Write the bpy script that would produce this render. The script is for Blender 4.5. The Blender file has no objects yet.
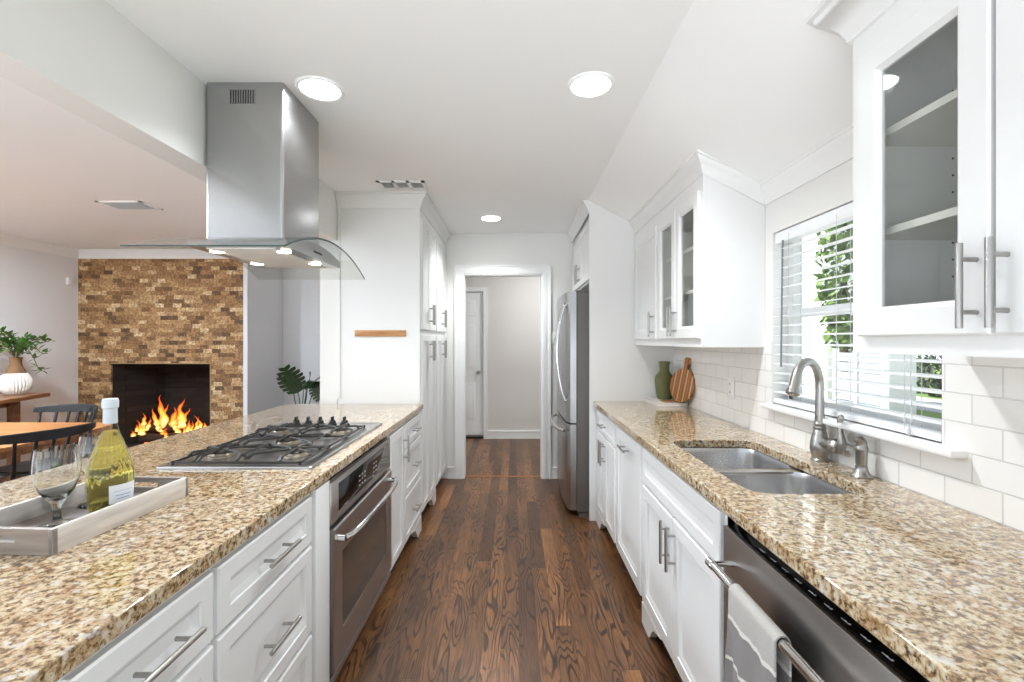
import bpy, bmesh, math, random
from mathutils import Vector, Matrix
random.seed(7)
scn = bpy.context.scene
COL = scn.collection
PI = math.pi

# ------------------------------------------------------------------ camera
cam_d = bpy.data.cameras.new('camera')
cam = bpy.data.objects.new('camera', cam_d)
COL.objects.link(cam)
cam_d.sensor_width = 36.0
cam_d.lens = 460.0 / 1024.0 * 36.0
cam_d.shift_x = -2.5 / 1024.0
cam_d.clip_start = 0.02
cam.location = (0, 0, 1.368)
cam.rotation_euler = (PI / 2, 0, 0)
scn.camera = cam

# ------------------------------------------------------------------ world, exposure
wd = bpy.data.worlds.new('sky')
scn.world = wd
wd.use_nodes = True
wnt = wd.node_tree
bg = wnt.nodes['Background']
wtc = wnt.nodes.new('ShaderNodeTexCoord')
wsep = wnt.nodes.new('ShaderNodeSeparateXYZ')
wramp = wnt.nodes.new('ShaderNodeValToRGB')
wnt.links.new(wtc.outputs['Generated'], wsep.inputs[0])
# lower half brightened as added fill for the ceilings, hazy pale sky above it
wadd = wnt.nodes.new('ShaderNodeMath'); wadd.operation = 'MULTIPLY_ADD'
wadd.inputs[1].default_value = 0.5; wadd.inputs[2].default_value = 0.5
wnt.links.new(wsep.outputs['Z'], wadd.inputs[0])
wnt.links.new(wadd.outputs[0], wramp.inputs[0])
wramp.color_ramp.elements[0].color = (3.45, 3.68, 3.92, 1)
wramp.color_ramp.elements[0].position = 0.40
wramp.color_ramp.elements[1].color = (0.78, 0.85, 0.93, 1)
wramp.color_ramp.elements[1].position = 0.54
wnt.links.new(wramp.outputs[0], bg.inputs['Color'])
bg.inputs['Strength'].default_value = 1.15

sun_d = bpy.data.lights.new('sun', 'SUN')
sun_d.energy = 12.0
sun_d.angle = math.radians(1.0)
sun_d.color = (1.0, 0.97, 0.92)
sun = bpy.data.objects.new('sun', sun_d)
COL.objects.link(sun)
sun.rotation_euler = Vector((0.55, -0.55, -0.75)).to_track_quat('-Z', 'Y').to_euler()

vs = scn.view_settings
vs.view_transform = 'Standard'
vs.look = 'None'
vs.gamma = 1
vs.use_curve_mapping = False
vs.exposure = 0.08
try:
    scn.cycles.use_denoising = True
    scn.cycles.max_bounces = 12
    scn.cycles.diffuse_bounces = 6
    scn.cycles.glossy_bounces = 5
    scn.cycles.transmission_bounces = 10
    scn.cycles.transparent_max_bounces = 16
    scn.cycles.caustics_reflective = False
    scn.cycles.caustics_refractive = False
    scn.cycles.sample_clamp_indirect = 6.0
except Exception:
    pass

# ------------------------------------------------------------------ materials
def S(r, g, b):
    f = lambda c: (c / 255 / 12.92) if c / 255 <= 0.04045 else ((c / 255 + 0.055) / 1.055) ** 2.4
    return (f(r), f(g), f(b), 1)

class NT:
    def __init__(self, name):
        self.mat = bpy.data.materials.new(name)
        self.mat.use_nodes = True
        self.t = self.mat.node_tree
        self.b = self.t.nodes['Principled BSDF']
        self.out = self.t.nodes['Material Output']
    def n(self, typ, **kw):
        nd = self.t.nodes.new('ShaderNode' + typ)
        for k, v in kw.items():
            setattr(nd, k, v)
        return nd
    def link(self, a, b):
        self.t.links.new(a, b)
    def put(self, sock, v):
        if isinstance(v, bpy.types.NodeSocket):
            self.link(v, sock)
        else:
            sock.default_value = v
    def m(self, op, a, b=0.0, c=0.0):
        nd = self.n('Math', operation=op)
        for i, v in enumerate((a, b, c)):
            self.put(nd.inputs[i], v)
        return nd.outputs[0]
    def xyz(self):
        tc = self.n('TexCoord')
        s = self.n('SeparateXYZ')
        self.link(tc.outputs['Object'], s.inputs[0])
        return s.outputs[0], s.outputs[1], s.outputs[2]
    def comb(self, x, y, z):
        c = self.n('CombineXYZ')
        for i, v in enumerate((x, y, z)):
            self.put(c.inputs[i], v)
        return c.outputs[0]
    def obj(self):
        return self.n('TexCoord').outputs['Object']
    def noise(self, vec, scale, detail=3, rough=0.5, dist=0.0):
        nd = self.n('TexNoise')
        if vec is not None:
            self.link(vec, nd.inputs['Vector'])
        nd.inputs['Scale'].default_value = scale
        nd.inputs['Detail'].default_value = detail
        nd.inputs['Roughness'].default_value = rough
        nd.inputs['Distortion'].default_value = dist
        return nd.outputs['Fac']
    def white(self, vec):
        nd = self.n('TexWhiteNoise', noise_dimensions='3D')
        self.link(vec, nd.inputs['Vector'])
        return nd.outputs['Value']
    def ramp(self, fac, stops, interp='LINEAR'):
        nd = self.n('ValToRGB')
        cr = nd.color_ramp
        cr.interpolation = interp
        while len(cr.elements) < len(stops):
            cr.elements.new(0.5)
        for e, (p, c) in zip(cr.elements, stops):
            e.position = p
            e.color = c if len(c) == 4 else (*c, 1)
        self.put(nd.inputs[0], fac)
        return nd.outputs[0]
    def mix(self, fac, a, b, mode='MIX'):
        nd = self.n('Mix', data_type='RGBA', blend_type=mode)
        self.put(nd.inputs[0], fac)
        self.put(nd.inputs[6], a)
        self.put(nd.inputs[7], b)
        return nd.outputs[2]
    def bump(self, h, strength=0.2, dist=0.01):
        nd = self.n('Bump')
        nd.inputs['Strength'].default_value = strength
        nd.inputs['Distance'].default_value = dist
        self.link(h, nd.inputs['Height'])
        self.link(nd.outputs[0], self.b.inputs['Normal'])
    def set(self, **kw):
        for k, v in kw.items():
            self.put(self.b.inputs[k.replace('_', ' ')], v)
        return self

def plain(name, col, rough=0.5, metal=0.0, vary=0.06, scale=8.0, **kw):
    t = NT(name)
    n = t.noise(t.obj(), scale, 3)
    d = tuple(c * (1 - vary) for c in col[:3]) + (1,)
    t.set(Base_Color=t.mix(n, d, col), Roughness=rough, Metallic=metal, **kw)
    return t.mat

def emitter(name, col, strength):
    t = NT(name)
    n = t.noise(t.obj(), 5, 1)
    d = tuple(c * 0.98 for c in col[:3]) + (1,)
    c = t.mix(n, d, col)
    t.set(Base_Color=(0.8, 0.8, 0.8, 1), Emission_Color=c, Emission_Strength=strength)
    return t.mat

def thin_glass(name, tint=(0.97, 0.98, 0.98, 1), refl=1.0, rough=0.015, ior=1.5):
    t = NT(name)
    tr = t.n('BsdfTransparent')
    n = t.noise(t.obj(), 3, 1)
    t.link(t.mix(n, tint, tuple(c * 0.99 for c in tint[:3]) + (1,)), tr.inputs[0])
    gl = t.n('BsdfGlossy')
    gl.inputs['Roughness'].default_value = rough
    fr = t.n('Fresnel')
    bf = t.n('NewGeometry').outputs['Backfacing']
    t.link(t.m('MULTIPLY_ADD', bf, 1.0 / ior - ior, ior), fr.inputs[0])
    f = t.m('MULTIPLY', fr.outputs[0], refl)
    mx = t.n('MixShader')
    t.link(f, mx.inputs[0])
    t.link(tr.outputs[0], mx.inputs[1])
    t.link(gl.outputs[0], mx.inputs[2])
    t.link(mx.outputs[0], t.out.inputs['Surface'])
    return t.mat

def steel(name, col, rough, along='Z', aniso=0.5):
    t = NT(name)
    x, y, z = t.xyz()
    if along == 'Z':
        v = t.comb(t.m('MULTIPLY', x, 400), t.m('MULTIPLY', y, 400), t.m('MULTIPLY', z, 4))
    elif along == 'Y':
        v = t.comb(t.m('MULTIPLY', x, 400), t.m('MULTIPLY', y, 4), t.m('MULTIPLY', z, 400))
    else:
        v = t.comb(t.m('MULTIPLY', x, 4), t.m('MULTIPLY', y, 4), t.m('MULTIPLY', z, 400))
    n = t.noise(v, 1.0, 2)
    d = tuple(c * 0.985 for c in col[:3]) + (1,)
    r = t.m('MULTIPLY_ADD', n, 0.012, rough - 0.006)
    t.set(Base_Color=t.mix(n, d, col), Metallic=1.0, Roughness=r, Anisotropic=aniso)
    return t.mat

def granite():
    t = NT('granite')
    o = t.obj()
    warp = t.noise(o, 14, 3)
    base = t.noise(o, 78, 4, 0.64, 0.4)
    col = t.ramp(base, [(0.28, S(48, 40, 34)), (0.37, S(94, 72, 52)), (0.44, S(150, 122, 88)),
                        (0.51, S(190, 169, 134)), (0.60, S(208, 194, 168)), (0.74, S(186, 181, 172))])
    gold = t.ramp(t.noise(o, 23, 3, 0.6), [(0.48, (0, 0, 0, 1)), (0.66, (1, 1, 1, 1))])
    col = t.mix(t.m('MULTIPLY', gold, 0.55), col, S(196, 148, 84), 'MULTIPLY')
    spk = t.ramp(t.noise(o, 130, 3, 0.7), [(0.35, (1, 1, 1, 1)), (0.41, (0, 0, 0, 1))])
    col = t.mix(t.m('MULTIPLY', spk, 0.85), col, S(52, 44, 40))
    clus = t.ramp(t.noise(o, 44, 4, 0.65, 0.6), [(0.30, (1, 1, 1, 1)), (0.39, (0, 0, 0, 1))])
    col = t.mix(t.m('MULTIPLY', clus, 0.75), col, S(88, 66, 50))
    grey = t.ramp(t.noise(o, 44, 2, 0.5), [(0.60, (0, 0, 0, 1)), (0.68, (1, 1, 1, 1))])
    col = t.mix(t.m('MULTIPLY', grey, 0.6), col, S(214, 212, 206))
    t.set(Base_Color=col, Roughness=0.07, IOR=1.6)
    t.set(Coat_Weight=0.5, Coat_Roughness=0.02, Coat_IOR=1.6)
    return t.mat

def oak_floor():
    t = NT('oak_planks')
    x, y, z = t.xyz()
    w, L = 0.083, 1.15
    px = t.m('DIVIDE', x, w)
    ix = t.m('FLOOR', px)
    fx = t.m('FRACT', px)
    r1 = t.white(t.comb(ix, 3.0, 1.0))
    py = t.m('ADD', t.m('DIVIDE', y, L), t.m('MULTIPLY', r1, 7.0))
    iy = t.m('FLOOR', py)
    fy = t.m('FRACT', py)
    cell = t.white(t.comb(ix, iy, 5.0))
    cell2 = t.white(t.comb(ix, iy, 11.0))
    # cathedral grain: level lines of a long noise, shifted per board
    v = t.comb(t.m('MULTIPLY_ADD', cell, 37.0, t.m('MULTIPLY', x, 7.5)),
               t.m('MULTIPLY_ADD', cell2, 23.0, t.m('MULTIPLY', y, 1.15)), 0.0)
    n1 = t.noise(v, 1.0, 2, 0.45)
    rings = t.m('SINE', t.m('MULTIPLY', n1, 125.0))
    g = t.ramp(t.m('MULTIPLY_ADD', rings, 0.5, 0.5), [(0.0, (1, 1, 1, 1)), (0.14, (0.8, 0.8, 0.8, 1)), (0.34, (0, 0, 0, 1))])
    fv = t.comb(t.m('MULTIPLY', x, 210.0), t.m('MULTIPLY', y, 7.0), cell)
    fine = t.noise(fv, 1.0, 3, 0.6)
    blot = t.noise(t.comb(t.m('MULTIPLY', x, 6.0), t.m('MULTIPLY', y, 2.6), cell), 1.0, 3)
    gmask = t.ramp(t.noise(t.comb(t.m('MULTIPLY', x, 9.0), t.m('MULTIPLY', y, 2.0), cell2), 1.0, 2), [(0.36, (0.15, 0.15, 0.15, 1)), (0.55, (1, 1, 1, 1))])
    col = t.ramp(cell, [(0.0, S(88, 57, 33)), (0.35, S(120, 80, 46)), (0.7, S(138, 93, 55)), (0.93, S(152, 104, 62)), (1.0, S(180, 126, 78))])
    col = t.mix(t.ramp(blot, [(0.35, (0, 0, 0, 1)), (0.7, (0.6, 0.6, 0.6, 1))]), col, S(66, 45, 30))
    col = t.mix(t.m('MULTIPLY', t.m('MULTIPLY', g, gmask), 0.90), col, S(28, 18, 12))
    col = t.mix(t.ramp(fine, [(0.40, (0.5, 0.5, 0.5, 1)), (0.55, (0, 0, 0, 1))]), col, S(44, 28, 18))
    e = t.m('MINIMUM', fx, t.m('SUBTRACT', 1.0, fx))
    ee = t.m('MULTIPLY', t.m('MINIMUM', fy, t.m('SUBTRACT', 1.0, fy)), L / w)
    em = t.m('MINIMUM', e, ee)
    gap = t.ramp(em, [(0.0, (1, 1, 1, 1)), (0.022, (0, 0, 0, 1))])
    col = t.mix(t.m('MULTIPLY', gap, 0.7), col, S(30, 20, 14))
    t.set(Base_Color=col, Roughness=t.m('MULTIPLY_ADD', fine, 0.15, 0.26))
    t.bump(t.m('ADD', t.m('MULTIPLY', gap, -1.0), t.m('MULTIPLY', fine, 0.12)), 0.25, 0.002)
    return t.mat

def courses(name, axis, pitch, length, stops, mortar, mcol, rough, bumpy, offs=0.5, z0=0.0, u0=0.0, rnd=0.0, mott=0.0):
    t = NT(name)
    x, y, z = t.xyz()
    u = {'x': x, 'y': y}[axis]
    pz = t.m('DIVIDE', t.m('SUBTRACT', z, z0), pitch)
    iz = t.m('FLOOR', pz)
    fz = t.m('FRACT', pz)
    sh = t.m('MULTIPLY', t.m('MODULO', t.m('ABSOLUTE', iz), 2.0), offs)
    if rnd:
        sh = t.m('ADD', sh, t.m('MULTIPLY', t.white(t.comb(iz, 2.0, 9.0)), rnd))
    pu = t.m('ADD', t.m('DIVIDE', t.m('SUBTRACT', u, u0), length), sh)
    iu = t.m('FLOOR', pu)
    fu = t.m('FRACT', pu)
    cell = t.white(t.comb(iu, iz, 4.0))
    du = t.m('MULTIPLY', t.m('MINIMUM', fu, t.m('SUBTRACT', 1.0, fu)), length)
    dz = t.m('MULTIPLY', t.m('MINIMUM', fz, t.m('SUBTRACT', 1.0, fz)), pitch)
    d = t.m('MINIMUM', du, dz)
    col = t.ramp(cell, stops)
    if mott:
        n = t.noise(t.obj(), 38, 4, 0.6)
        col = t.mix(t.ramp(n, [(0.40, (0, 0, 0, 1)), (0.62, (mott, mott, mott, 1))]), col, S(92, 62, 34))
        n2 = t.noise(t.obj(), 60, 3, 0.6)
        col = t.mix(t.ramp(n2, [(0.58, (0, 0, 0, 1)), (0.70, (mott, mott, mott, 1))]), col, S(222, 190, 140))
    mk = t.ramp(t.m('DIVIDE', d, mortar), [(0.55, (1, 1, 1, 1)), (1.0, (0, 0, 0, 1))])
    col = t.mix(mk, col, mcol)
    t.set(Base_Color=col, Roughness=rough)
    h = t.m('ADD', t.m('SUBTRACT', 1.0, mk), t.m('MULTIPLY', cell, bumpy))
    t.bump(h, 0.5, 0.004)
    return t.mat

def wood(name, c0, c1, axis='x', rough=0.4, scale=1.0):
    t = NT(name)
    x, y, z = t.xyz()
    k = [26.0 * scale] * 3
    k['xyz'.index(axis)] = 2.2 * scale
    v = t.comb(t.m('MULTIPLY', x, k[0]), t.m('MULTIPLY', y, k[1]), t.m('MULTIPLY', z, k[2]))
    n = t.noise(v, 1.0, 4, 0.6, 0.3)
    t.set(Base_Color=t.ramp(n, [(0.35, c0), (0.65, c1)]), Roughness=rough)
    return t.mat

def stripes(name, axis, scale, stops, rough=0.5, interp='CONSTANT'):
    t = NT(name)
    x, y, z = t.xyz()
    u = {'x': x, 'y': y, 'z': z}[axis]
    w = t.m('FRACT', t.m('MULTIPLY', u, scale))
    n = t.noise(t.comb(t.m('MULTIPLY', x, 90), t.m('MULTIPLY', y, 90), t.m('MULTIPLY', z, 6)), 1.0, 3)
    col = t.mix(t.m('MULTIPLY', n, 0.35), t.ramp(w, stops, interp), S(90, 56, 26))
    t.set(Base_Color=col, Roughness=rough)
    return t.mat

MT = {}
MT['cab'] = plain('cabinet_white_paint', S(228, 228, 227), 0.34, vary=0.02)
MT['wall'] = plain('wall_white_paint', S(228, 227, 224), 0.65, vary=0.02)
MT['wallgrey'] = plain('wall_pale_grey_paint', S(228, 228, 228), 0.65, vary=0.02)
MT['hallwall'] = plain('hall_warm_grey_paint', S(214, 209, 205), 0.65, vary=0.02)
MT['ceil'] = plain('ceiling_paint', S(244, 244, 243), 0.8, vary=0.015)
MT['trim'] = plain('trim_white_gloss', S(238, 238, 237), 0.3, vary=0.015)
MT['cabin'] = plain('cabinet_interior', S(226, 224, 219), 0.5, vary=0.02)
MT['granite'] = granite()
MT['floor'] = oak_floor()
MT['tile'] = courses('subway_tile', 'y', 0.0783, 0.1545,
                     [(0.0, S(233, 232, 229)), (1.0, S(238, 237, 235))], 0.0022, S(212, 211, 208), 0.10, 0.0, 0.5, 0.0, 0.0)
MT['brick'] = courses('travertine_mosaic', 'x', 0.049, 0.104,
                      [(0.0, S(72, 50, 34)), (0.08, S(116, 82, 50)), (0.30, S(156, 114, 70)), (0.6, S(182, 139, 90)), (0.85, S(206, 168, 118)), (1.0, S(234, 206, 162))],
                      0.0014, S(140, 106, 68), 0.7, 0.6, 0.5, rnd=0.5, mott=0.7)
MT['fireb'] = courses('sooty_firebrick', 'x', 0.065, 0.22,
                      [(0.0, S(24, 20, 17)), (1.0, S(40, 33, 28))], 0.004, S(18, 15, 13), 0.9, 0.3, 0.5)
MT['steelz'] = steel('brushed_steel_upright', (0.44, 0.44, 0.44, 1), 0.27, 'X', 0.5)
MT['steely'] = steel('brushed_steel_long', (0.55, 0.545, 0.54, 1), 0.28, 'Y', 0.5)
MT['steeld'] = steel('dark_stainless', (0.50, 0.475, 0.455, 1), 0.33, 'Y', 0.3)
MT['nickel'] = plain('brushed_nickel', (0.42, 0.405, 0.385, 1), 0.30, 1.0, 0.08, 60)
MT['sinksteel'] = steel('sink_steel', (0.62, 0.62, 0.62, 1), 0.24, 'Z', 0.4)
MT['chrome'] = plain('polished_steel', (0.72, 0.72, 0.72, 1), 0.12, 1.0, 0.05, 20)
MT['black'] = plain('black_enamel', S(26, 25, 25), 0.3, vary=0.3)
MT['blackgloss'] = plain('black_glass', S(16, 15, 15), 0.06, vary=0.2)
MT['iron'] = plain('cast_iron', S(58, 54, 52), 0.42, vary=0.25, scale=60)
MT['brass'] = plain('burner_brass', S(150, 140, 125), 0.35, 0.6)
MT['ovenglass'] = plain('oven_window_glass', S(62, 55, 47), 0.06, vary=0.2, IOR=2.0)
MT['fridgeside'] = plain('fridge_side_grey', S(98, 94, 91), 0.45, vary=0.05)
MT['glass'] = thin_glass('cabinet_glass', (0.95, 0.96, 0.95, 1), 1.0)
MT['hoodglass'] = thin_glass('hood_glass', (0.95, 0.965, 0.96, 1), 1.0, 0.02)
MT['hoodedge'] = plain('hood_glass_edge', S(62, 78, 76), 0.15, vary=0.2)
MT['winglass'] = thin_glass('window_glass', (0.98, 0.99, 1, 1), 0.8)
MT['blind'] = plain('blind_white', S(238, 239, 240), 0.4, vary=0.02)
MT['cord'] = plain('blind_cord', S(205, 206, 208), 0.7)
MT['wand'] = plain('blind_wand', S(120, 122, 124), 0.3)
MT['lamp'] = emitter('recessed_lens', (0.97, 0.99, 1.0, 1), 24.0)
MT['livingfill'] = emitter('living_fill_lens', (0.84, 0.96, 1.09, 1), 980.0)  # glow of the added fill lamps, out of view
MT['hoodlamp'] = emitter('hood_lamp_lens', (1.0, 0.93, 0.82, 1), 14.0)
MT['dark'] = plain('dark_gap', S(30, 29, 28), 0.8, vary=0.2)
MT['marks'] = plain('pale_panel_marks', S(205, 208, 212), 0.5)
MT['chairblack'] = plain('black_chair_paint', S(15, 15, 17), 0.36, vary=0.25)
MT['oaktable'] = wood('honey_oak', S(146, 90, 46), S(178, 120, 66), 'x', 0.4)
MT['walnut'] = wood('walnut_brown', S(112, 70, 40), S(150, 100, 60), 'y', 0.4)
MT['rack'] = wood('oak_strip', S(160, 108, 62), S(196, 146, 94), 'x', 0.5, 2.0)
MT['trayout'] = wood('whitewashed_wood', S(190, 184, 178), S(216, 211, 205), 'y', 0.55, 2.0)
MT['trayend'] = wood('greyed_wood', S(150, 139, 131), S(172, 161, 153), 'x', 0.5, 2.0)
MT['trayin'] = wood('taupe_wood', S(118, 108, 102), S(140, 130, 123), 'y', 0.5, 2.0)
MT['leaf'] = plain('green_leaf', S(92, 130, 54), 0.45, vary=0.45, scale=25)
MT['leafdark'] = plain('dark_green_leaf', S(46, 66, 36), 0.35, vary=0.4, scale=20)
MT['stem'] = plain('stem_brown', S(84, 70, 44), 0.7)
MT['vasewhite'] = plain('matte_white_ceramic', S(232, 226, 218), 0.6)
MT['vasebrown'] = plain('raw_brown_clay', S(134, 98, 62), 0.75, vary=0.25, scale=30)
MT['vasegreen'] = plain('olive_ceramic', S(104, 106, 62), 0.65, vary=0.22, scale=22)
MT['pot'] = plain('charcoal_planter', S(70, 68, 66), 0.6)
MT['soil'] = plain('potting_soil', S(46, 36, 28), 0.95, vary=0.4, scale=60)
MT['board'] = stripes('striped_board', 'x', 1 / 0.052, [(0.0, S(176, 112, 52)), (0.30, S(112, 64, 28)), (0.46, S(196, 138, 72)), (0.62, S(226, 186, 126)), (0.76, S(150, 90, 40))], 0.45)
MT['bookpage'] = plain('book_pages', S(236, 232, 224), 0.8)
MT['bookcover'] = plain('book_cover', S(226, 222, 218), 0.5)
MT['bookwood'] = wood('small_wood_slice', S(140, 90, 52), S(178, 124, 78), 'x')
MT['plastic'] = plain('white_plastic', S(238, 238, 236), 0.35)
MT['log'] = plain('charred_log', S(58, 42, 32), 0.9, vary=0.6, scale=30)
# ------------------------------------------------------------------ geometry helpers
class MB:
    """collects shapes into one mesh, in world coordinates"""
    def __init__(self):
        self.bm = bmesh.new()
    def _merge(self, b):
        me = bpy.data.meshes.new('tmp')
        b.to_mesh(me)
        b.free()
        self.bm.from_mesh(me)
        bpy.data.meshes.remove(me)
        return self
    def box(self, x0, x1, y0, y1, z0, z1, bev=0.0, seg=2, rot=None, piv=None):
        b = bmesh.new()
        bmesh.ops.create_cube(b, size=1.0)
        for v in b.verts:
            v.co = Vector(((x0 + x1) / 2 + v.co.x * (x1 - x0), (y0 + y1) / 2 + v.co.y * (y1 - y0), (z0 + z1) / 2 + v.co.z * (z1 - z0)))
        if bev > 0:
            bmesh.ops.bevel(b, geom=b.edges[:], offset=bev, segments=seg, affect='EDGES', profile=0.5)
        if rot is not None:
            bmesh.ops.rotate(b, verts=b.verts[:], cent=piv or ((x0 + x1) / 2, (y0 + y1) / 2, (z0 + z1) / 2), matrix=rot)
        return self._merge(b)
    def prism(self, pts, axis, a, b_, bev=0.0):
        """pts: 2-D outline in the two other axes (in x,y,z order)"""
        b = bmesh.new()
        def P(p, w):
            if axis == 'x': return (w, p[0], p[1])
            if axis == 'y': return (p[0], w, p[1])
            return (p[0], p[1], w)
        lo = [b.verts.new(P(p, a)) for p in pts]
        hi = [b.verts.new(P(p, b_)) for p in pts]
        n = len(pts)
        b.faces.new(lo)
        b.faces.new(list(reversed(hi)))
        for i in range(n):
            b.faces.new((lo[i], hi[i], hi[(i + 1) % n], lo[(i + 1) % n]))
        bmesh.ops.recalc_face_normals(b, faces=b.faces[:])
        if bev > 0:
            bmesh.ops.bevel(b, geom=b.edges[:], offset=bev, segments=2, affect='EDGES', profile=0.5)
        return self._merge(b)
    def lathe(self, prof, c=(0, 0, 0), seg=32, mat=None, flute=0, famp=0.0, frange=None):
        b = bmesh.new()
        rings = []
        for (r, z) in prof:
            if r < 1e-6:
                rings.append([b.verts.new((0, 0, z))])
            else:
                ring = []
                for i in range(seg):
                    a = 2 * PI * i / seg
                    k = 1.0
                    if flute and frange and frange[0] <= z <= frange[1]:
                        e = min(1, (z - frange[0]) / 0.02, (frange[1] - z) / 0.02)
                        k = 1 + famp * max(0, e) * (abs(math.cos(a * flute / 2)) - 0.6)
                    ring.append(b.verts.new((r * k * math.cos(a), r * k * math.sin(a), z)))
                rings.append(ring)
        for A, B in zip(rings, rings[1:]):
            if len(A) == 1 and len(B) == 1:
                continue
            for i in range(seg):
                j = (i + 1) % seg
                if len(A) == 1:
                    b.faces.new((A[0], B[i], B[j]))
                elif len(B) == 1:
                    b.faces.new((A[i], B[0], A[j]))
                else:
                    b.faces.new((A[i], B[i], B[j], A[j]))
        bmesh.ops.recalc_face_normals(b, faces=b.faces[:])
        if mat is not None:
            bmesh.ops.transform(b, matrix=mat, verts=b.verts[:])
        bmesh.ops.translate(b, vec=c, verts=b.verts[:])
        return self._merge(b)
    def cyl(self, p0, p1, r, seg=16, r1=None):
        return self.tube([p0, p1], [r, r if r1 is None else r1], seg)
    def tube(self, pts, r, seg=10, caps=True):
        pts = [Vector(p) for p in pts]
        rs = r if isinstance(r, (list, tuple)) else [r] * len(pts)
        b = bmesh.new()
        rings = []
        up = None
        for i, p in enumerate(pts):
            if i == 0: t = pts[1] - p
            elif i == len(pts) - 1: t = p - pts[i - 1]
            else: t = (pts[i + 1] - p).normalized() + (p - pts[i - 1]).normalized()
            t.normalize()
            if up is None:
                up = Vector((0, 0, 1)) if abs(t.z) < 0.9 else Vector((1, 0, 0))
            s = t.cross(up).normalized()
            up = s.cross(t).normalized()
            rings.append([b.verts.new(p + (s * math.cos(2 * PI * k / seg) + up * math.sin(2 * PI * k / seg)) * rs[i]) for k in range(seg)])
        for A, B in zip(rings, rings[1:]):
            for i in range(seg):
                j = (i + 1) % seg
                b.faces.new((A[i], A[j], B[j], B[i]))
        if caps:
            b.faces.new(list(reversed(rings[0])))
            b.faces.new(rings[-1])
        bmesh.ops.recalc_face_normals(b, faces=b.faces[:])
        return self._merge(b)
    def loft(self, loops, cap0=True, cap1=True):
        b = bmesh.new()
        rs = [[b.verts.new(p) for p in lp] for lp in loops]
        n = len(rs[0])
        for A, B in zip(rs, rs[1:]):
            for i in range(n):
                j = (i + 1) % n
                b.faces.new((A[i], A[j], B[j], B[i]))
        if cap0: b.faces.new(list(reversed(rs[0])))
        if cap1: b.faces.new(rs[-1])
        bmesh.ops.recalc_face_normals(b, faces=b.faces[:])
        return self._merge(b)
    def sheet(self, grid, thick=0.0):
        """grid of points [row][col]; with thickness along the normals"""
        b = bmesh.new()
        vs_ = [[b.verts.new(p) for p in row] for row in grid]
        for i in range(len(grid) - 1):
            for j in range(len(grid[0]) - 1):
                b.faces.new((vs_[i][j], vs_[i][j + 1], vs_[i + 1][j + 1], vs_[i + 1][j]))
        bmesh.ops.recalc_face_normals(b, faces=b.faces[:])
        if thick:
            bmesh.ops.solidify(b, geom=b.faces[:], thickness=thick)
        return self._merge(b)
    def holed(self, outer, inner, z0, z1):
        """horizontal slab with a hole"""
        b = bmesh.new()
        def ring(pts):
            vv = [b.verts.new((p[0], p[1], z1)) for p in pts]
            return [b.edges.new((vv[i], vv[(i + 1) % len(vv)])) for i in range(len(vv))]
        es = ring(outer) + ring(inner)
        bmesh.ops.triangle_fill(b, use_beauty=True, use_dissolve=False, edges=es)
        fs = b.faces[:]
        for f in fs:
            if f.normal.z < 0: f.normal_flip()
        r = bmesh.ops.extrude_face_region(b, geom=fs)
        vv = [g for g in r['geom'] if isinstance(g, bmesh.types.BMVert)]
        for v in vv: v.co.z = z0
        bmesh.ops.recalc_face_normals(b, faces=b.faces[:])
        return self._merge(b)
    def build(self, name, mat, parent=None, sharp=38, bevel=0.0):
        me = bpy.data.meshes.new(name)
        off = Vector((0, 0, 0))
        root = parent
        while root is not None and root.parent is not None:
            root = root.parent
        if root is not None:
            off = root.location.copy()
        elif self.bm.verts:
            xs = [v.co.x for v in self.bm.verts]; ys = [v.co.y for v in self.bm.verts]; zs = [v.co.z for v in self.bm.verts]
            off = Vector(((min(xs) + max(xs)) / 2, (min(ys) + max(ys)) / 2, min(zs)))
        bmesh.ops.translate(self.bm, vec=-off, verts=self.bm.verts[:])
        self.bm.to_mesh(me)
        self.bm.free()
        for p in me.polygons: p.use_smooth = True
        me.set_sharp_from_angle(angle=math.radians(sharp))
        o = bpy.data.objects.new(name, me)
        COL.objects.link(o)
        me.materials.append(MT[mat] if isinstance(mat, str) else mat)
        if parent is not None:
            o.parent = parent
        else:
            o.location = off
        if bevel:
            md = o.modifiers.new('bevel', 'BEVEL')
            md.width = bevel; md.segments = 2; md.limit_method = 'ANGLE'; md.angle_limit = math.radians(50)
        return o

def tag(o, label, cat, group=None):
    o['label'] = label; o['category'] = cat
    if group: o['group'] = group
    return o
def thing(name, loc, label, cat, group=None):
    o = bpy.data.objects.new(name, None)
    COL.objects.link(o)
    o.location = loc
    o.empty_display_size = 0.1
    return tag(o, label, cat, group)
def struct(o):
    o['kind'] = 'structure'
    return o
def copy_tree(o, parent=None):
    c = o.copy()
    COL.objects.link(c)
    if parent is not None:
        c.parent = parent
    for ch in [k for k in o.children]:
        copy_tree(ch, c)
    return c

def rrect(x0, x1, y0, y1, r, n=6):
    pts = []
    for cx, cy, a0 in ((x1 - r, y1 - r, 0), (x0 + r, y1 - r, 90), (x0 + r, y0 + r, 180), (x1 - r, y0 + r, 270)):
        for k in range(n + 1):
            a = math.radians(a0 + 90 * k / n)
            pts.append((cx + r * math.cos(a), cy + r * math.sin(a)))
    return pts

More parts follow.
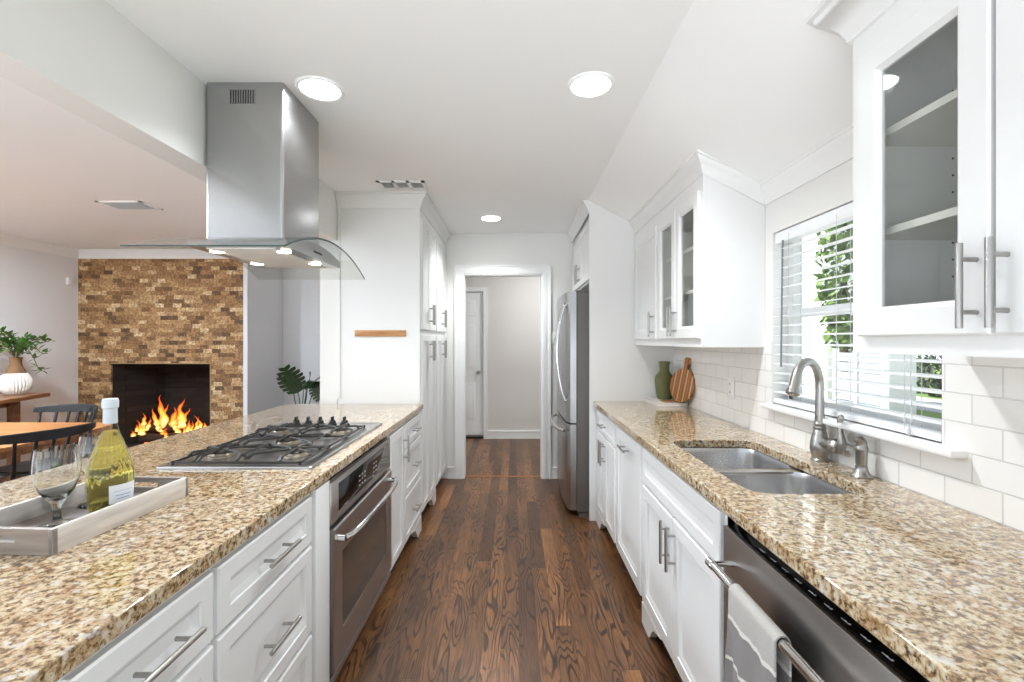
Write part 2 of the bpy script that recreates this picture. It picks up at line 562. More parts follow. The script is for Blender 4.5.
def sweep(mb, path, prof, normals=None):
    """crown moulding: path of (x,y,z), profile of (out,h); out is to the RIGHT of the path direction"""
    n = len(path)
    P = [Vector(p) for p in path]
    dirs = []
    for i in range(n - 1):
        d = P[i + 1] - P[i]
        d = Vector((d.x, d.y)).normalized()
        dirs.append(Vector((d.y, -d.x)))
    loops = []
    for i in range(n):
        if i == 0: m = dirs[0]
        elif i == n - 1: m = dirs[-1]
        else:
            a, b = dirs[i - 1], dirs[i]
            m = (a + b)
            m = m / (1 + a.dot(b))
        loops.append([(P[i].x + m.x * o, P[i].y + m.y * o, P[i].z + h) for (o, h) in prof])
    mb.loft(loops)

CROWN = [(0.0, -0.115), (0.010, -0.115), (0.012, -0.100), (0.016, -0.094), (0.022, -0.078), (0.040, -0.052),
         (0.058, -0.036), (0.064, -0.026), (0.066, -0.016), (0.078, -0.012), (0.078, 0.0), (0.0, 0.0)]
UCROWN = [(o * 0.64, h * 0.84) for o, h in CROWN]
CROWN_FULL = CROWN
def crown(path, k=1.0):
    mb = MB()
    sweep(mb, path, [(o * 0.75, h * 0.95) for o, h in CROWN])
    return mb

# maps from door coordinates (u across, v up, d outwards) to the world
def on_left(xf):  return lambda u, v, d: (xf + d, u, v)      # faces +X
def on_right(xf): return lambda u, v, d: (xf - d, u, v)      # faces -X
def on_front(yf): return lambda u, v, d: (u, yf - d, v)      # faces -Y

def panel_mesh(P, u0, u1, v0, v1, t=0.018, fr=0.055, hole=False):
    prof = [(0, 0), (0, t - 0.004), (0.004, t), (fr, t), (fr + 0.002, t - 0.004), (fr + 0.005, t - 0.0045), (fr + 0.016, t - 0.013), (fr + 0.020, t - 0.013)]
    if hole:
        prof = [(0, 0), (0, t - 0.004), (0.004, t), (fr, t), (fr + 0.003, t - 0.003), (fr + 0.012, t - 0.010), (fr + 0.012, 0), (0, 0)]
    loops = []
    for i, d in prof:
        loops.append([P(u0 + i, v0 + i, d), P(u1 - i, v0 + i, d), P(u1 - i, v1 - i, d), P(u0 + i, v1 - i, d)])
    mb = MB()
    mb.loft(loops, cap0=not hole, cap1=not hole)
    return mb

def pull(parent, P, u, v, L=0.16, vert=True, d0=0.018, r=0.0062, name='handle'):
    mb = MB()
    e = L * 0.31
    D = d0 + 0.034
    if vert:
        mb.cyl(P(u, v - L / 2, D), P(u, v + L / 2, D), r, 12)
        for s in (-e, e): mb.cyl(P(u, v + s, d0 - 0.001), P(u, v + s, D), 0.0048, 10)
    else:
        mb.cyl(P(u - L / 2, v, D), P(u + L / 2, v, D), r, 12)
        for s in (-e, e): mb.cyl(P(u + s, v, d0 - 0.001), P(u + s, v, D), 0.0048, 10)
    return mb.build(name, 'nickel', parent)

def door(root, P, u0, u1, v0, v1, hu=None, hv=None, vert=True, name='door', fr=0.055, glass=False, L=0.16, t=0.018):
    d = panel_mesh(P, u0, u1, v0, v1, t, fr, glass).build(name, 'cab', root)
    if glass:
        g = MB()
        i = fr + 0.009
        a, b = P(u0 + i, v0 + i, 0.003), P(u1 - i, v1 - i, 0.006)
        g.box(min(a[0], b[0]), max(a[0], b[0]), min(a[1], b[1]), max(a[1], b[1]), min(a[2], b[2]), max(a[2], b[2]))
        g.build('glass_pane', 'glass', d)
    if hu is not None:
        pull(d, P, hu, hv, L, vert, t)
    return d
# ------------------------------------------------------------------ setting
H = 2.44
XW = 1.22            # right wall
XB = -1.289          # kitchen face of the partition on the left
XBL = -1.415
YE = 4.58            # end wall
YR = -0.7            # where the built part of the room ends, behind the camera
CREASE, SLOPE = 0.565, 0.530
zc = lambda x: H if x <= CREASE else H - (x - CREASE) * SLOPE

def sbox(name, mat, *boxes, bevel=0.0):
    mb = MB()
    for b in boxes: mb.box(*b)
    return struct(mb.build(name, mat, bevel=bevel))

sbox('floor', 'floor', (-5.3, 1.36, YR, 6.6, -0.06, 0.0))
sbox('trim_threshold', 'oaktable', (-0.508, 0.274, 4.63, 4.66, 0.0, 0.004))
MB_c = MB()
MB_c.box(-1.352, CREASE, YR, 4.70, H, H + 0.08)
MB_c.prism([(CREASE, H), (1.36, zc(1.36)), (1.36, H + 0.08), (CREASE, H + 0.08)], 'y', YR, YE + 0.12)
struct(MB_c.build('ceiling', 'ceil', sharp=10))
sbox('ceiling_living', 'ceil', (-5.3, -1.352, YR, 6.4, H, H + 0.08))
sbox('ceiling_hall', 'ceil', (-1.352, 1.7, 4.70, 6.6, H, H + 0.08))

# right wall with the window opening
WY0, WY1, WZ0, WZ1 = 1.3045, 2.171, 1.075, 1.877
def slopebox(mb, y0, y1, z0):
    mb.prism([(XW, z0), (1.34, z0), (1.34, zc(1.34)), (XW, zc(XW))], 'y', y0, y1)
mb = MB()
mb.box(XW, 1.34, YR, WY0, 0, WZ1)
mb.box(XW, 1.34, WY1, YE + 0.12, 0, WZ1)
mb.box(XW, 1.34, WY0, WY1, 0, WZ0)
slopebox(mb, YR, YE + 0.12, WZ1)
struct(mb.build('wall_right', 'wall'))
mb = MB()
TX = XW - 0.008
mb.box(TX, XW, YR, 1.2445, 0.905, 1.336)
mb.box(TX, XW, 1.2445, WY0, 0.905, 1.37)
mb.box(TX, XW, WY1, 2.2355, 0.905, 1.37)
mb.box(TX, XW, 2.2355, 3.499, 0.905, 1.336)
mb.box(TX, XW, WY0, WY1, 0.905, WZ0 - 0.02)
o = mb.build('wall_right_tile', 'tile')
# courses are counted from the world origin of z and y
o.data.transform(Matrix.Translation(o.location - Vector((0, 0.06, 0.912)))); o.location = (0, 0.06, 0.912)
struct(o)

# end wall with the doorway
DX0, DX1, DZ = -0.508, 0.274, 2.035
sbox('wall_back', 'wall', (-1.352, DX0, YE, YE + 0.12, 0, H), (DX1, 1.34, YE, YE + 0.12, 0, H), (DX0, DX1, YE, YE + 0.12, DZ, H))
mb = MB()
def casing(mb, x0, x1, ztop, y, w, sgn):
    # stepped casing on the face y, facing sgn (-1 towards the camera)
    for (a, b, t) in ((0, w * 0.08, 0.012), (w * 0.08, w * 0.5, 0.018), (w * 0.5, w * 0.8, 0.014), (w * 0.8, w, 0.022)):
        ya, yb = sorted((y, y + sgn * t))
        for sx, xe in ((-1, x0), (1, x1)):
            pa, pb = sorted((xe + sx * a, xe + sx * b))
            mb.box(pa, pb, ya, yb, 0, ztop + a)
        mb.box(x0 - b, x1 + b, ya, yb, ztop + a, ztop + b)
casing(mb, DX0, DX1, DZ, YE, 0.088, -1)
mb.box(DX0 - 0.001, DX0 + 0.012, YE - 0.004, YE + 0.124, 0, DZ)
mb.box(DX1 - 0.012, DX1 + 0.001, YE - 0.004, YE + 0.124, 0, DZ)
mb.box(DX0, DX1, YE - 0.004, YE + 0.124, DZ - 0.012, DZ + 0.001)
struct(mb.build('trim_doorway', 'trim'))
mb = MB()
for a, b in ((-0.665, DX0 - 0.088), (DX1 + 0.088, 0.47)):
    mb.box(a, b, YE - 0.012, YE, 0, 0.10)
    mb.box(a, b, YE - 0.018, YE, 0.10, 0.115)
struct(mb.build('baseboard_back', 'trim'))

# hall
HY = 6.45
sbox('wall_hall', 'hallwall', (-1.7, -1.22, HY, HY + 0.1, 0, H), (-0.436, 1.7, HY, HY + 0.1, 0, H), (-1.22, -0.436, HY, HY + 0.1, 2.06, H), (-1.25, -0.40, HY + 0.08, HY + 0.1, 0, 2.1))
sbox('wall_hall_right', 'hallwall', (1.6, 1.7, 4.70, HY, 0, H))
mb = MB()
mb.box(-0.38, 1.6, HY - 0.014, HY, 0, 0.115)
mb.box(-0.38, 1.6, HY - 0.02, HY, 0.095, 0.11)
struct(mb.build('baseboard_hall', 'trim'))
mb = MB()
casing(mb, -1.22, -0.436, 2.06, HY, 0.062, -1)
struct(mb.build('trim_hall_door', 'trim'))
# six-panel door
mb = MB()
mb.box(-1.216, -0.44, HY + 0.035, HY + 0.07, 0.045, 2.055)
d2 = struct(mb.build('door_2', 'trim'))
Pd = on_front(HY + 0.036)
mb = MB()
def dpanel(u0, u1, v0, v1):
    prof = [(0, 0), (0.0, 0.001), (0.012, 0.009), (0.030, 0.009), (0.045, 0.014)]
    loops = []
    for i, d in prof:
        loops.append([Pd(u0 + i, v0 + i, d), Pd(u1 - i, v0 + i, d), Pd(u1 - i, v1 - i, d), Pd(u0 + i, v1 - i, d)])
    mb.loft(loops)
for u0, u1 in ((-1.10, -0.87), (-0.785, -0.555)):
    dpanel(u0, u1, 0.26, 0.79); dpanel(u0, u1, 0.98, 1.60); dpanel(u0, u1, 1.72, 1.94)
mb.build('raised_panels', 'trim', d2)
mb = MB()
mb.lathe([(0.0, 0.0), (0.026, 0.0), (0.026, 0.006), (0.010, 0.010), (0.010, 0.028), (0.024, 0.036), (0.027, 0.048), (0.018, 0.058), (0, 0.060)],
         (-0.505, HY + 0.035, 0.926), 20, Matrix.Rotation(PI / 2, 4, 'X'))
mb.build('knob', 'nickel', d2)
sbox('trim_hall_sill', 'dark', (-1.216, -0.44, HY + 0.0, HY + 0.09, 0.0, 0.012))

# partition on the left with the wide opening, the header over it
sbox('wall_left_header', 'wall', (XBL, XB, YR, 3.345, 2.096, H))
sbox('wall_left', 'wall', (XBL, XB, 3.345, 6.45, 0, H))
# bar knee wall under the peninsula
sbox('wall_left_knee', 'wallgrey', (-1.33, -1.27, 0.32, 3.345, 0, 0.876))

# living room
MT['firetrim'] = plain('bronze_trim', S(170, 140, 100), 0.4, 0.5)
LX, LY = -5.17, 5.45
sbox('wall_living_left', 'wallgrey', (LX - 0.1, LX, YR, 6.4, 0, H))
FX0, FX1, FZ = -4.78, -3.596, 1.107
BX = -3.157
mb = MB()
mb.box(LX, FX0, LY, LY + 0.02, 0, 2.345)
mb.box(FX1, BX - 0.01, LY, LY + 0.02, 0, 2.345)
mb.box(FX0, FX1, LY, LY + 0.02, FZ, 2.345)
mb.box(FX0, FX1, LY, LY + 0.02, 0, 0.10)
o = struct(mb.build('wall_fireplace', 'brick'))
o.data.transform(Matrix.Translation(o.location - Vector((LX, 0, 0.0)))); o.location = (LX, 0, 0)
sbox('trim_fireplace', 'firetrim', (FX0, FX1, LY - 0.006, LY + 0.02, FZ - 0.010, FZ), (FX1 - 0.010, FX1, LY - 0.006, LY + 0.02, 0.1, FZ))
sbox('wall_fireplace_breast', 'wallgrey', (BX - 0.05, BX, LY - 0.012, 6.27, 0, H), (LX, BX, LY + 0.005, LY + 0.06, 2.345, H),
     (LX, BX - 0.05, 6.15, 6.27, 0, H))
mb = MB()
b0, b1, by = FX0 + 0.18, FX1 - 0.18, 6.05
mb.prism([(FX0 - 0.05, LY + 0.021), (FX0, LY + 0.021), (b0, by), (b1, by), (FX1, LY + 0.021), (FX1 + 0.05, LY + 0.021), (FX1 + 0.05, by + 0.06), (FX0 - 0.05, by + 0.06)], 'z', 0.06, FZ + 0.12)
mb.box(FX0 - 0.05, FX1 + 0.05, LY + 0.021, by + 0.06, FZ + 0.10, FZ + 0.16)
mb.box(FX0 - 0.05, FX1 + 0.05, LY + 0.021, by + 0.06, 0.04, 0.10)
struct(mb.build('wall_firebox', 'fireb'))
sbox('wall_living_back', 'wallgrey', (BX - 0.05, XBL, 6.27, 6.37, 0, H))
mb = MB()
sweep(mb, [(LX, YR, H), (LX, LY + 0.005, H), (BX, LY + 0.005, H), (BX, 6.27, H), (XBL, 6.27, H)], [(o * 0.85, h * 0.85) for o, h in CROWN])
struct(mb.build('trim_living_crown', 'trim'))

# crown along the right wall above the window
ZT = zc(XW - 0.05) + 0.004
mb = MB()
sweep(mb, [(XW, 2.235, ZT), (XW, 1.25, ZT)], UCROWN)
struct(mb.build('trim_right_crown', 'trim'))

# window
mb = MB()
mb.box(1.165, 1.29, WY0 - 0.075, WY1 + 0.015, WZ0 - 0.022, WZ0, 0.006)
struct(mb.build('trim_window_sill', 'trim'))
w1 = bpy.data.objects.new('window_1', None); COL.objects.link(w1); w1.location = (1.31, (WY0 + WY1) / 2, WZ0); struct(w1)
mb = MB()
fx0, fx1 = 1.292, 1.338
mb.box(fx0, fx1, WY0, WY0 + 0.035, WZ0, WZ1); mb.box(fx0, fx1, WY1 - 0.035, WY1, WZ0, WZ1)
mb.box(fx0, fx1, WY0, WY1, WZ1 - 0.03, WZ1); mb.box(fx0, fx1, WY0, WY1, WZ0, WZ0 + 0.04)
mb.box(fx0 - 0.004, fx1 - 0.012, WY0, WY1, 1.475, 1.515)
mb.build('window_frame', 'trim', w1)
mb = MB()
mb.box(1.314, 1.318, WY0 + 0.03, WY1 - 0.03, WZ0 + 0.03, WZ1 - 0.025)
mb.build('pane', 'winglass', w1)

# outdoors, seen through the blind
mb = MB(); mb.box(1.6, 30, -10, 40, -0.32, -0.30); struct(mb.build('ground_lawn', plain('lawn', S(120, 150, 70), 0.9, vary=0.4, scale=3)))
mb = MB(); mb.box(4.6, 9.4, 2.0, 8.7, -0.30, -0.285); mb.box(1.45, 4.6, -2.0, 8.0, -0.30, -0.285); struct(mb.build('ground_drive_bounce', plain('concrete', S(205, 205, 203), 0.9)))  # slab next to the wall is added to bounce light onto the slats
mb = MB(); mb.box(9.8, 12.0, -6, 30, -0.30, -0.285); struct(mb.build('ground_street', plain('street', S(176, 178, 182), 0.9)))

nh = thing('neighbor_house', (7.6, 12.3, -0.30), 'white house with grey windows seen far left through the blind slats', 'house')
mb = MB(); mb.box(7.0, 9.0, 10.3, 14.8, -0.30, 6.2); mb.build('wall', plain('white_siding', S(236, 236, 236), 0.7), nh)
mb = MB(); mb.prism([(6.5, 6.2), (9.4, 6.2), (8.0, 7.4)], 'y', 10.0, 15.0); mb.build('roof', plain('roof_grey', S(140, 138, 140), 0.9), nh)
for (y0, y1) in ((11.4, 12.0), (12.7, 13.5)):
    mb = MB(); mb.box(6.97, 7.02, y0, y1, 0.5, 2.9); f = mb.build('window', 'trim', nh)
    mb = MB()
    for (a, b) in ((y0 + 0.05, (y0 + y1) / 2 - 0.02), ((y0 + y1) / 2 + 0.02, y1 - 0.05)):
        mb.box(6.955, 6.975, a, b, 0.55, 1.65); mb.box(6.955, 6.975, a, b, 1.72, 2.85)
    mb.build('pane', plain('blue_grey_pane', S(138, 152, 172), 0.3), f)
ft = thing('garden_fence', (5.0, 6.75, -0.30), 'grey slatted fence panel with white posts outside the window', 'fence')
mb = MB()
for k in range(9): mb.box(5.0, 5.03, 6.25, 7.15, -0.10 + k * 0.145, 0.03 + k * 0.145)
mb.build('slat_panel', plain('grey_fence', S(160, 168, 176), 0.7), ft)
for y in (6.2, 6.7, 7.15):
    mb = MB(); mb.box(4.98, 5.05, y, y + 0.05, -0.30, 1.25); mb.build('post', 'trim', ft)

def bush(name, c, r, h, n, label, cat, mat, trunk=0.0, group=None, seed=1):
    rnd = random.Random(seed)
    root = thing(name, (c[0], c[1], -0.30), label, cat, group)
    mb = MB()
    b = mb.bm
    zc0 = -0.30 + trunk
    for i in range(n):
        a, q = rnd.uniform(0, 2 * PI), rnd.uniform(-1, 1)
        rr = rnd.uniform(0.55, 1.0)
        p = Vector((c[0] + r * rr * math.sqrt(1 - q * q) * math.cos(a), c[1] + r * rr * math.sqrt(1 - q * q) * math.sin(a), zc0 + h / 2 + h / 2 * rr * q))
        s = rnd.uniform(0.09, 0.17)
        u = Vector((rnd.uniform(-1, 1), rnd.uniform(-1, 1), rnd.uniform(-1, 1))).normalized()
        w = u.orthogonal().normalized()
        k = u.cross(w)
        v = [b.verts.new(p + w * s), b.verts.new(p + u * s * 0.5 + k * s * 0.2), b.verts.new(p - w * s), b.verts.new(p - u * s * 0.5 + k * s * 0.2)]
        b.faces.new(v)
    mb.build('foliage', mat, root)
    mb = MB()
    mb.cyl((c[0], c[1], -0.30), (c[0], c[1], zc0 + h * 0.5), 0.09, 10, 0.05)
    mb.build('trunk', 'stem', root)
    return root
MT['yard'] = plain('sunny_leaf', S(108, 142, 48), 0.6, vary=0.4, scale=6)
MT['hedge'] = plain('hedge_leaf', S(70, 86, 58), 0.7, vary=0.4, scale=6)
bush('leafy_tree', (5.62, 7.85), 0.42, 2.9, 620, 'slim bright green tree against the white house, seen through upper slats', 'tree', 'yard', 1.3, seed=3)
bush('leafy_tree', (14.5, 14.6), 1.5, 3.0, 700, 'bright green tree by the street, seen low at right of blind', 'tree', 'yard', 0.6, seed=4)
for k in range(4):
    bush('hedge_shrub', (12.8, 10.6 + k * 1.6), 0.72, 1.35, 420, 'low dark green hedge shrub along the street outside', 'shrub', 'hedge', 0.0, 'hedge shrubs outside', 10 + k)
# ------------------------------------------------------------------ recessed lights and vents
def recessed(x, y, label, lens='lamp'):
    t = thing('recessed_light', (x, y, H), label, 'ceiling light', 'recessed ceiling lights')
    mb = MB(); mb.lathe([(0.0792, 0.0), (0.082, -0.006), (0.094, -0.008), (0.099, -0.003), (0.099, 0.0)], (x, y, H), 40)
    mb.build('trim_ring', 'trim', t)
    mb = MB(); mb.lathe([(0.0, -0.004), (0.079, -0.004), (0.079, 0.0), (0.0, 0.0)], (x, y, H), 40)
    mb.build('lens', lens, t)
    if lens == 'lamp':
        ld = bpy.data.lights.new('downlight', 'SPOT')
        ld.energy = 108.0; ld.color = (0.95, 0.98, 1.0); ld.spot_size = math.radians(136); ld.spot_blend = 0.75; ld.shadow_soft_size = 0.07
        lo = bpy.data.objects.new('downlight', ld); COL.objects.link(lo); lo.parent = t; lo.location = (0, 0, -0.012)
recessed(-0.827, 1.957, 'round recessed ceiling light just right of the range hood chimney')
recessed(0.32, 1.926, 'round recessed ceiling light in the middle of the ceiling, nearest the sloped part')
recessed(-0.205, 4.01, 'small round recessed ceiling light in front of the hall doorway')

recessed(-3.3, 1.35, 'added unseen fill lamp over the near side of the dining area', 'livingfill')  # three lamps added out of view to brighten the living room walls
recessed(-3.85, 3.1, 'added unseen fill lamp over the dining table', 'livingfill')
recessed(-4.15, 1.9, 'added unseen fill lamp by the left wall of the dining area', 'livingfill')

def ceiling_vent(x0, x1, y0, y1, label, nx, lou):
    t = thing('ceiling_vent', ((x0 + x1) / 2, (y0 + y1) / 2, H), label, 'vent')
    mb = MB()
    f = 0.022
    mb.box(x0, x1, y0, y0 + f, H - 0.008, H); mb.box(x0, x1, y1 - f, y1, H - 0.008, H)
    for k in range(nx + 1):
        xx = x0 + (x1 - x0 - f) * k / nx
        mb.box(xx, xx + f, y0, y1, H - 0.008, H)
    mb.build('frame', 'trim', t)
    mb = MB(); mb.box(x0 + f / 2, x1 - f / 2, y0 + f / 2, y1 - f / 2, H - 0.0025, H - 0.0015)
    mb.build('duct_opening', 'dark', t)
    mb = MB()
    for k in range(lou):
        yy = y0 + f + (y1 - y0 - 2 * f) * (k + 0.5) / lou
        mb.box(x0 + f / 2, x1 - f / 2, yy - 0.007, yy + 0.004, H - 0.0068, H - 0.0054, rot=Matrix.Rotation(math.radians(30), 3, 'X'))
    mb.build('louvers', 'wallgrey', t)
ceiling_vent(-0.925, -0.605, 3.075, 3.225, 'white louvered ceiling vent above the pantry end panel', 3, 7)
ceiling_vent(-3.21, -2.86, 3.52, 3.745, 'return air vent in the living room ceiling left of the hood', 1, 12)

# ------------------------------------------------------------------ left run of base cabinets
CT, CB = 0.912, 0.876
FL = -0.690                       # face frames
PL = on_left(FL)
KB = -1.268                       # cabinet backs
def bracket_foot(root, y0, y1, x0, x1, flip=False):
    # y1 is the tall outer side
    s = 1 if y1 > y0 else -1
    w = abs(y1 - y0)
    pts = [(y1, 0.0), (y1, 0.102), (y0, 0.102), (y0 + s * 0.04, 0.094), (y0 + s * w * 0.35, 0.075), (y0 + s * w * 0.45, 0.05), (y0 + s * w * 0.52, 0.02), (y0 + s * w * 0.6, 0.0)]
    mb = MB(); mb.prism(pts, 'x', x0, x1)
    return mb.build('bracket_foot', 'cab', root)
def base_body(root, xb, xf, y0, y1, side=1):
    mb = MB()
    mb.box(min(xb, xf), max(xb, xf), y0, y1, 0.10, CB)
    b = mb.build('body', 'cab', root)
    mb = MB()
    xk = xf - side * 0.075
    mb.box(min(xk, xb), max(xk, xb), y0 + 0.002, y1 - 0.002, 0.0, 0.10)
    mb.build('toe_kick', 'cab', root)
    return b
def drawers(root, P, y0, y1, rows, L=0.16):
    for v0, v1 in rows:
        d = panel_mesh(P, y0, y1, v0, v1, 0.018, 0.042).build('drawer', 'cab', root)
        pull(d, P, (y0 + y1) / 2, (v0 + v1) / 2, L, False)
ROWS = [(0.700, 0.852), (0.405, 0.688), (0.115, 0.393)]
G1 = 'white drawer cabinets under the cooktop counter'
t = thing('drawer_cabinet', (-0.98, 0.69, 0), 'white three-drawer base cabinet nearest the camera on the left, below the tray', 'cabinet')
base_body(t, KB, FL, 0.34, 1.035)
drawers(t, PL, 0.700, 1.030, ROWS)
t = thing('drawer_cabinet', (-0.98, 1.28, 0), 'white three-drawer base cabinet just left of the wall oven', 'cabinet')
base_body(t, KB, FL, 1.037, 1.535)
drawers(t, PL, 1.046, 1.530, ROWS)
# oven cabinet: frame round the oven
OY0, OY1, OZ0, OZ1 = 1.672, 2.475, 0.105, 0.852
t = thing('oven_cabinet', (-0.98, 2.01, 0), 'white cabinet surround with a plain pilaster that houses the built-in oven', 'cabinet')
mb = MB()
mb.box(KB, FL, 1.537, OY0 - 0.004, 0.10, CB); mb.box(KB, FL, OY1 + 0.004, 2.487, 0.10, CB)
mb.box(KB, FL, OY0 - 0.004, OY1 + 0.004, OZ1 + 0.003, CB)
mb.box(KB, FL - 0.07, OY0 - 0.004, OY1 + 0.004, 0.0, OZ0 - 0.003)
mb.build('body', 'cab', t)
mb = MB(); mb.box(FL, FL + 0.022, 1.548, OY0 - 0.008, 0.0, 0.866, 0.003); mb.build('pilaster', 'cab', t)
t = thing('drawer_cabinet', (-0.98, 2.92, 0), 'white base cabinet with a narrow door and three drawers between oven and pantry', 'cabinet')
base_body(t, KB, FL, 2.489, 3.343)
door(t, PL, 2.500, 2.815, 0.115, 0.852, 2.77, 0.72, fr=0.05)
drawers(t, PL, 2.835, 3.325, [(0.700, 0.852), (0.405, 0.688), (0.115, 0.393)], 0.13)
bracket_foot(t, 3.02, 3.335, FL - 0.02, FL + 0.016)

# built-in oven
t = thing('wall_oven', (-0.95, 2.07, OZ0), 'built-in stainless oven with curved bar handle under the cooktop', 'oven')
mb = MB(); mb.box(-1.22, FL - 0.003, OY0, OY1, OZ0, OZ1); mb.build('oven_body', 'dark', t)
OX = FL + 0.022
mb = MB()
a, b = 0.692, 0.850
i0, i1, j0, j1 = OY0 + 0.075, OY1 - 0.055, a + 0.030, b - 0.022
mb.box(FL - 0.003, OX, OY0 + 0.004, OY1 - 0.004, a, b, 0.004)
cp = mb.build('control_panel', 'steeld', t)
mb = MB(); mb.box(OX - 0.004, OX + 0.0015, i0, i1, j0, j1, 0.001); mb.build('display_glass', 'blackgloss', cp)
for cy in (OY0 + 0.30, OY0 + 0.335, OY0 + 0.37, OY0 + 0.50, OY0 + 0.535):
    for cz in (0.745, 0.765, 0.785):
        mb = MB(); mb.box(OX + 0.001, OX + 0.0022, cy, cy + 0.016, cz, cz + 0.005); mb.build('display_mark', 'marks', cp)
mb = MB()
d0, d1 = 0.150, 0.678
y0, y1 = OY0 + 0.008, OY1 - 0.006
prof = [(0, 0), (0, 0.026), (0.005, 0.031), (0.082, 0.031), (0.088, 0.026)]
def POv(u, v, d): return (FL + d, u, v)
loops = []
for i, d in prof:
    k = 1.0 if i < 0.05 else 1.0
    loops.append([POv(y0 + i, d0 + i * (1.35 if i > .05 else 1), d), POv(y1 - i, d0 + i * (1.35 if i > .05 else 1), d), POv(y1 - i, d1 - i * (1.35 if i > .05 else 1), d), POv(y0 + i, d1 - i * (1.35 if i > .05 else 1), d)])
mb.loft(loops, True, False)
dr = mb.build('oven_door', 'steeld', t)
mb = MB(); mb.box(FL + 0.018, FL + 0.0262, y0 + 0.08, y1 - 0.08, d0 + 0.11, d1 - 0.11); mb.build('oven_window', 'ovenglass', dr)
mb = MB()
pts = []
for k in range(25):
    s = k / 24
    u = y0 + 0.035 + (y1 - y0 - 0.07) * s
    bow = 0.030 + 0.038 * math.sin(PI * s) ** 0.45
    pts.append((FL + 0.031 + bow - 0.004, u, 0.640 - 0.006 + 0.012 * math.sin(PI * s)))
mb.tube(pts, 0.0125, 14)
for s in (pts[0], pts[-1]): mb.cyl((FL + 0.029, s[1], s[2]), (s[0] + 0.004, s[1], s[2]), 0.014, 14)
mb.build('handle', 'chrome', dr)
mb = MB(); mb.box(FL - 0.003, FL + 0.026, OY0 + 0.004, OY1 - 0.004, OZ0 + 0.004, 0.138, 0.003); mb.build('bottom_trim', 'steeld', t)

# tall pantry units
def pantry(y0, y1, label, foot):
    t = thing('pantry_cabinet', (-0.98, (y0 + y1) / 2, 0), label, 'cabinet')
    mb = MB(); mb.box(XB + 0.003, FL, y0, y1, 0.10, 2.342); mb.build('body', 'cab', t)
    mb = MB(); mb.box(XB + 0.003, FL - 0.07, y0 + 0.002, y1, 0, 0.10); mb.build('toe_kick', 'cab', t)
    m = (y0 + y1) / 2
    for (u0, u1, hu) in ((y0 + 0.028, m - 0.004, m - 0.034), (m + 0.004, y1 - 0.028, m + 0.034)):
        door(t, PL, u0, u1, 0.115, 1.415, hu, 1.292, fr=0.048)
        door(t, PL, u0, u1, 1.452, 2.285, hu, 1.575, fr=0.048)
    if foot: bracket_foot(t, y1 - 0.32, y1 - 0.01, FL - 0.02, FL + 0.016)
    return t
t1 = pantry(3.346, 3.962, 'tall white pantry cabinet with four doors, nearer the cooktop counter', True)
mb = MB(); mb.box(XB + 0.003, XB + 0.022, 3.336, 3.346, 0.95, 2.335); mb.box(FL - 0.03, FL + 0.004, 3.336, 3.346, 0.93, 2.335)
mb.build('corner_bead', 'cab', t1)
t2 = pantry(3.964, 4.576, 'tall white pantry cabinet with four doors, beside the hall doorway', False)
c = crown([(FL, 4.576, H - 0.001), (FL, 3.346, H - 0.001), (XB + 0.003, 3.346, H - 0.001)])
# path runs so that the right hand side faces the room
c.bm.free()
c = crown([(XB + 0.003, 3.346, H - 0.001), (FL, 3.346, H - 0.001), (FL, 4.576, H - 0.001)])
struct(c.build('trim_pantry_crown', 'cab'))
mb = MB(); mb.box(-1.158, -0.790, 3.330, 3.3455, 1.402, 1.446, 0.003)
kr = mb.build('magnetic_knife_strip', 'rack')
tag(kr, 'short oak knife strip mounted on the white pantry end panel', 'knife strip')

# ------------------------------------------------------------------ counters
def counter(name, outer, label, holes=None):
    mb = MB()
    if holes: mb.holed(outer, holes, CB, CT)
    else: mb.prism(outer, 'z', CB, CT)
    o = mb.build(name, 'granite', bevel=0.003)
    return tag(o, label, 'countertop')
counter('granite_countertop', [(-1.65, 0.30), (-0.660, 0.30), (-0.660, 3.335), (XB + 0.001, 3.335), (-1.288, 3.343), (-1.288, 3.343), (-1.416, 3.343), (-1.65, 3.343)][:4] + [(-1.65, 3.335)],
        'speckled beige granite counter of the peninsula, carrying the gas cooktop and tray')
SX0, SX1, SY0, SY1 = 0.712, 1.088, 1.376, 2.120
counter('granite_countertop', [(0.598, 0.02), (XW - 0.009, 0.02), (XW - 0.009, 3.495), (0.598, 3.495)],
        'speckled beige granite counter under the window, with the sink cut into it', rrect(SX0, SX1, SY0, SY1, 0.07, 7))

# ------------------------------------------------------------------ right run
FR = 0.635
PR = on_right(FR)
XK = 1.20
t = thing('base_cabinet', (0.92, 3.15, 0), 'white base cabinet with one drawer over two doors, next to the fridge panel', 'cabinet')
base_body(t, XK, FR, 2.823, 3.495, -1)
d = panel_mesh(PR, 2.850, 3.470, 0.712, 0.852, 0.018, 0.035).build('drawer', 'cab', t); pull(d, PR, 3.16, 0.782, 0.14, False)
door(t, PR, 2.850, 3.156, 0.115, 0.700, 3.125, 0.60, fr=0.05)
door(t, PR, 3.164, 3.470, 0.115, 0.700, 3.195, 0.60, fr=0.05)
bracket_foot(t, 3.15, 3.48, FR - 0.016, FR + 0.02)
t = thing('base_cabinet', (0.92, 2.53, 0), 'white base cabinet with a single tall pull-out front and a sideways handle on top', 'cabinet')
base_body(t, XK, FR, 2.242, 2.821, -1)
door(t, PR, 2.262, 2.800, 0.115, 0.852, 2.53, 0.775, vert=False, name='pullout_front', fr=0.06)
t = thing('sink_cabinet', (0.92, 1.80, 0), 'white sink base cabinet with false front and two doors with paired handles', 'cabinet')
mb = MB()
mb.box(FR, XK, 1.367, 2.240, 0.10, 0.60); mb.box(FR, FR + 0.02, 1.367, 2.240, 0.60, CB)
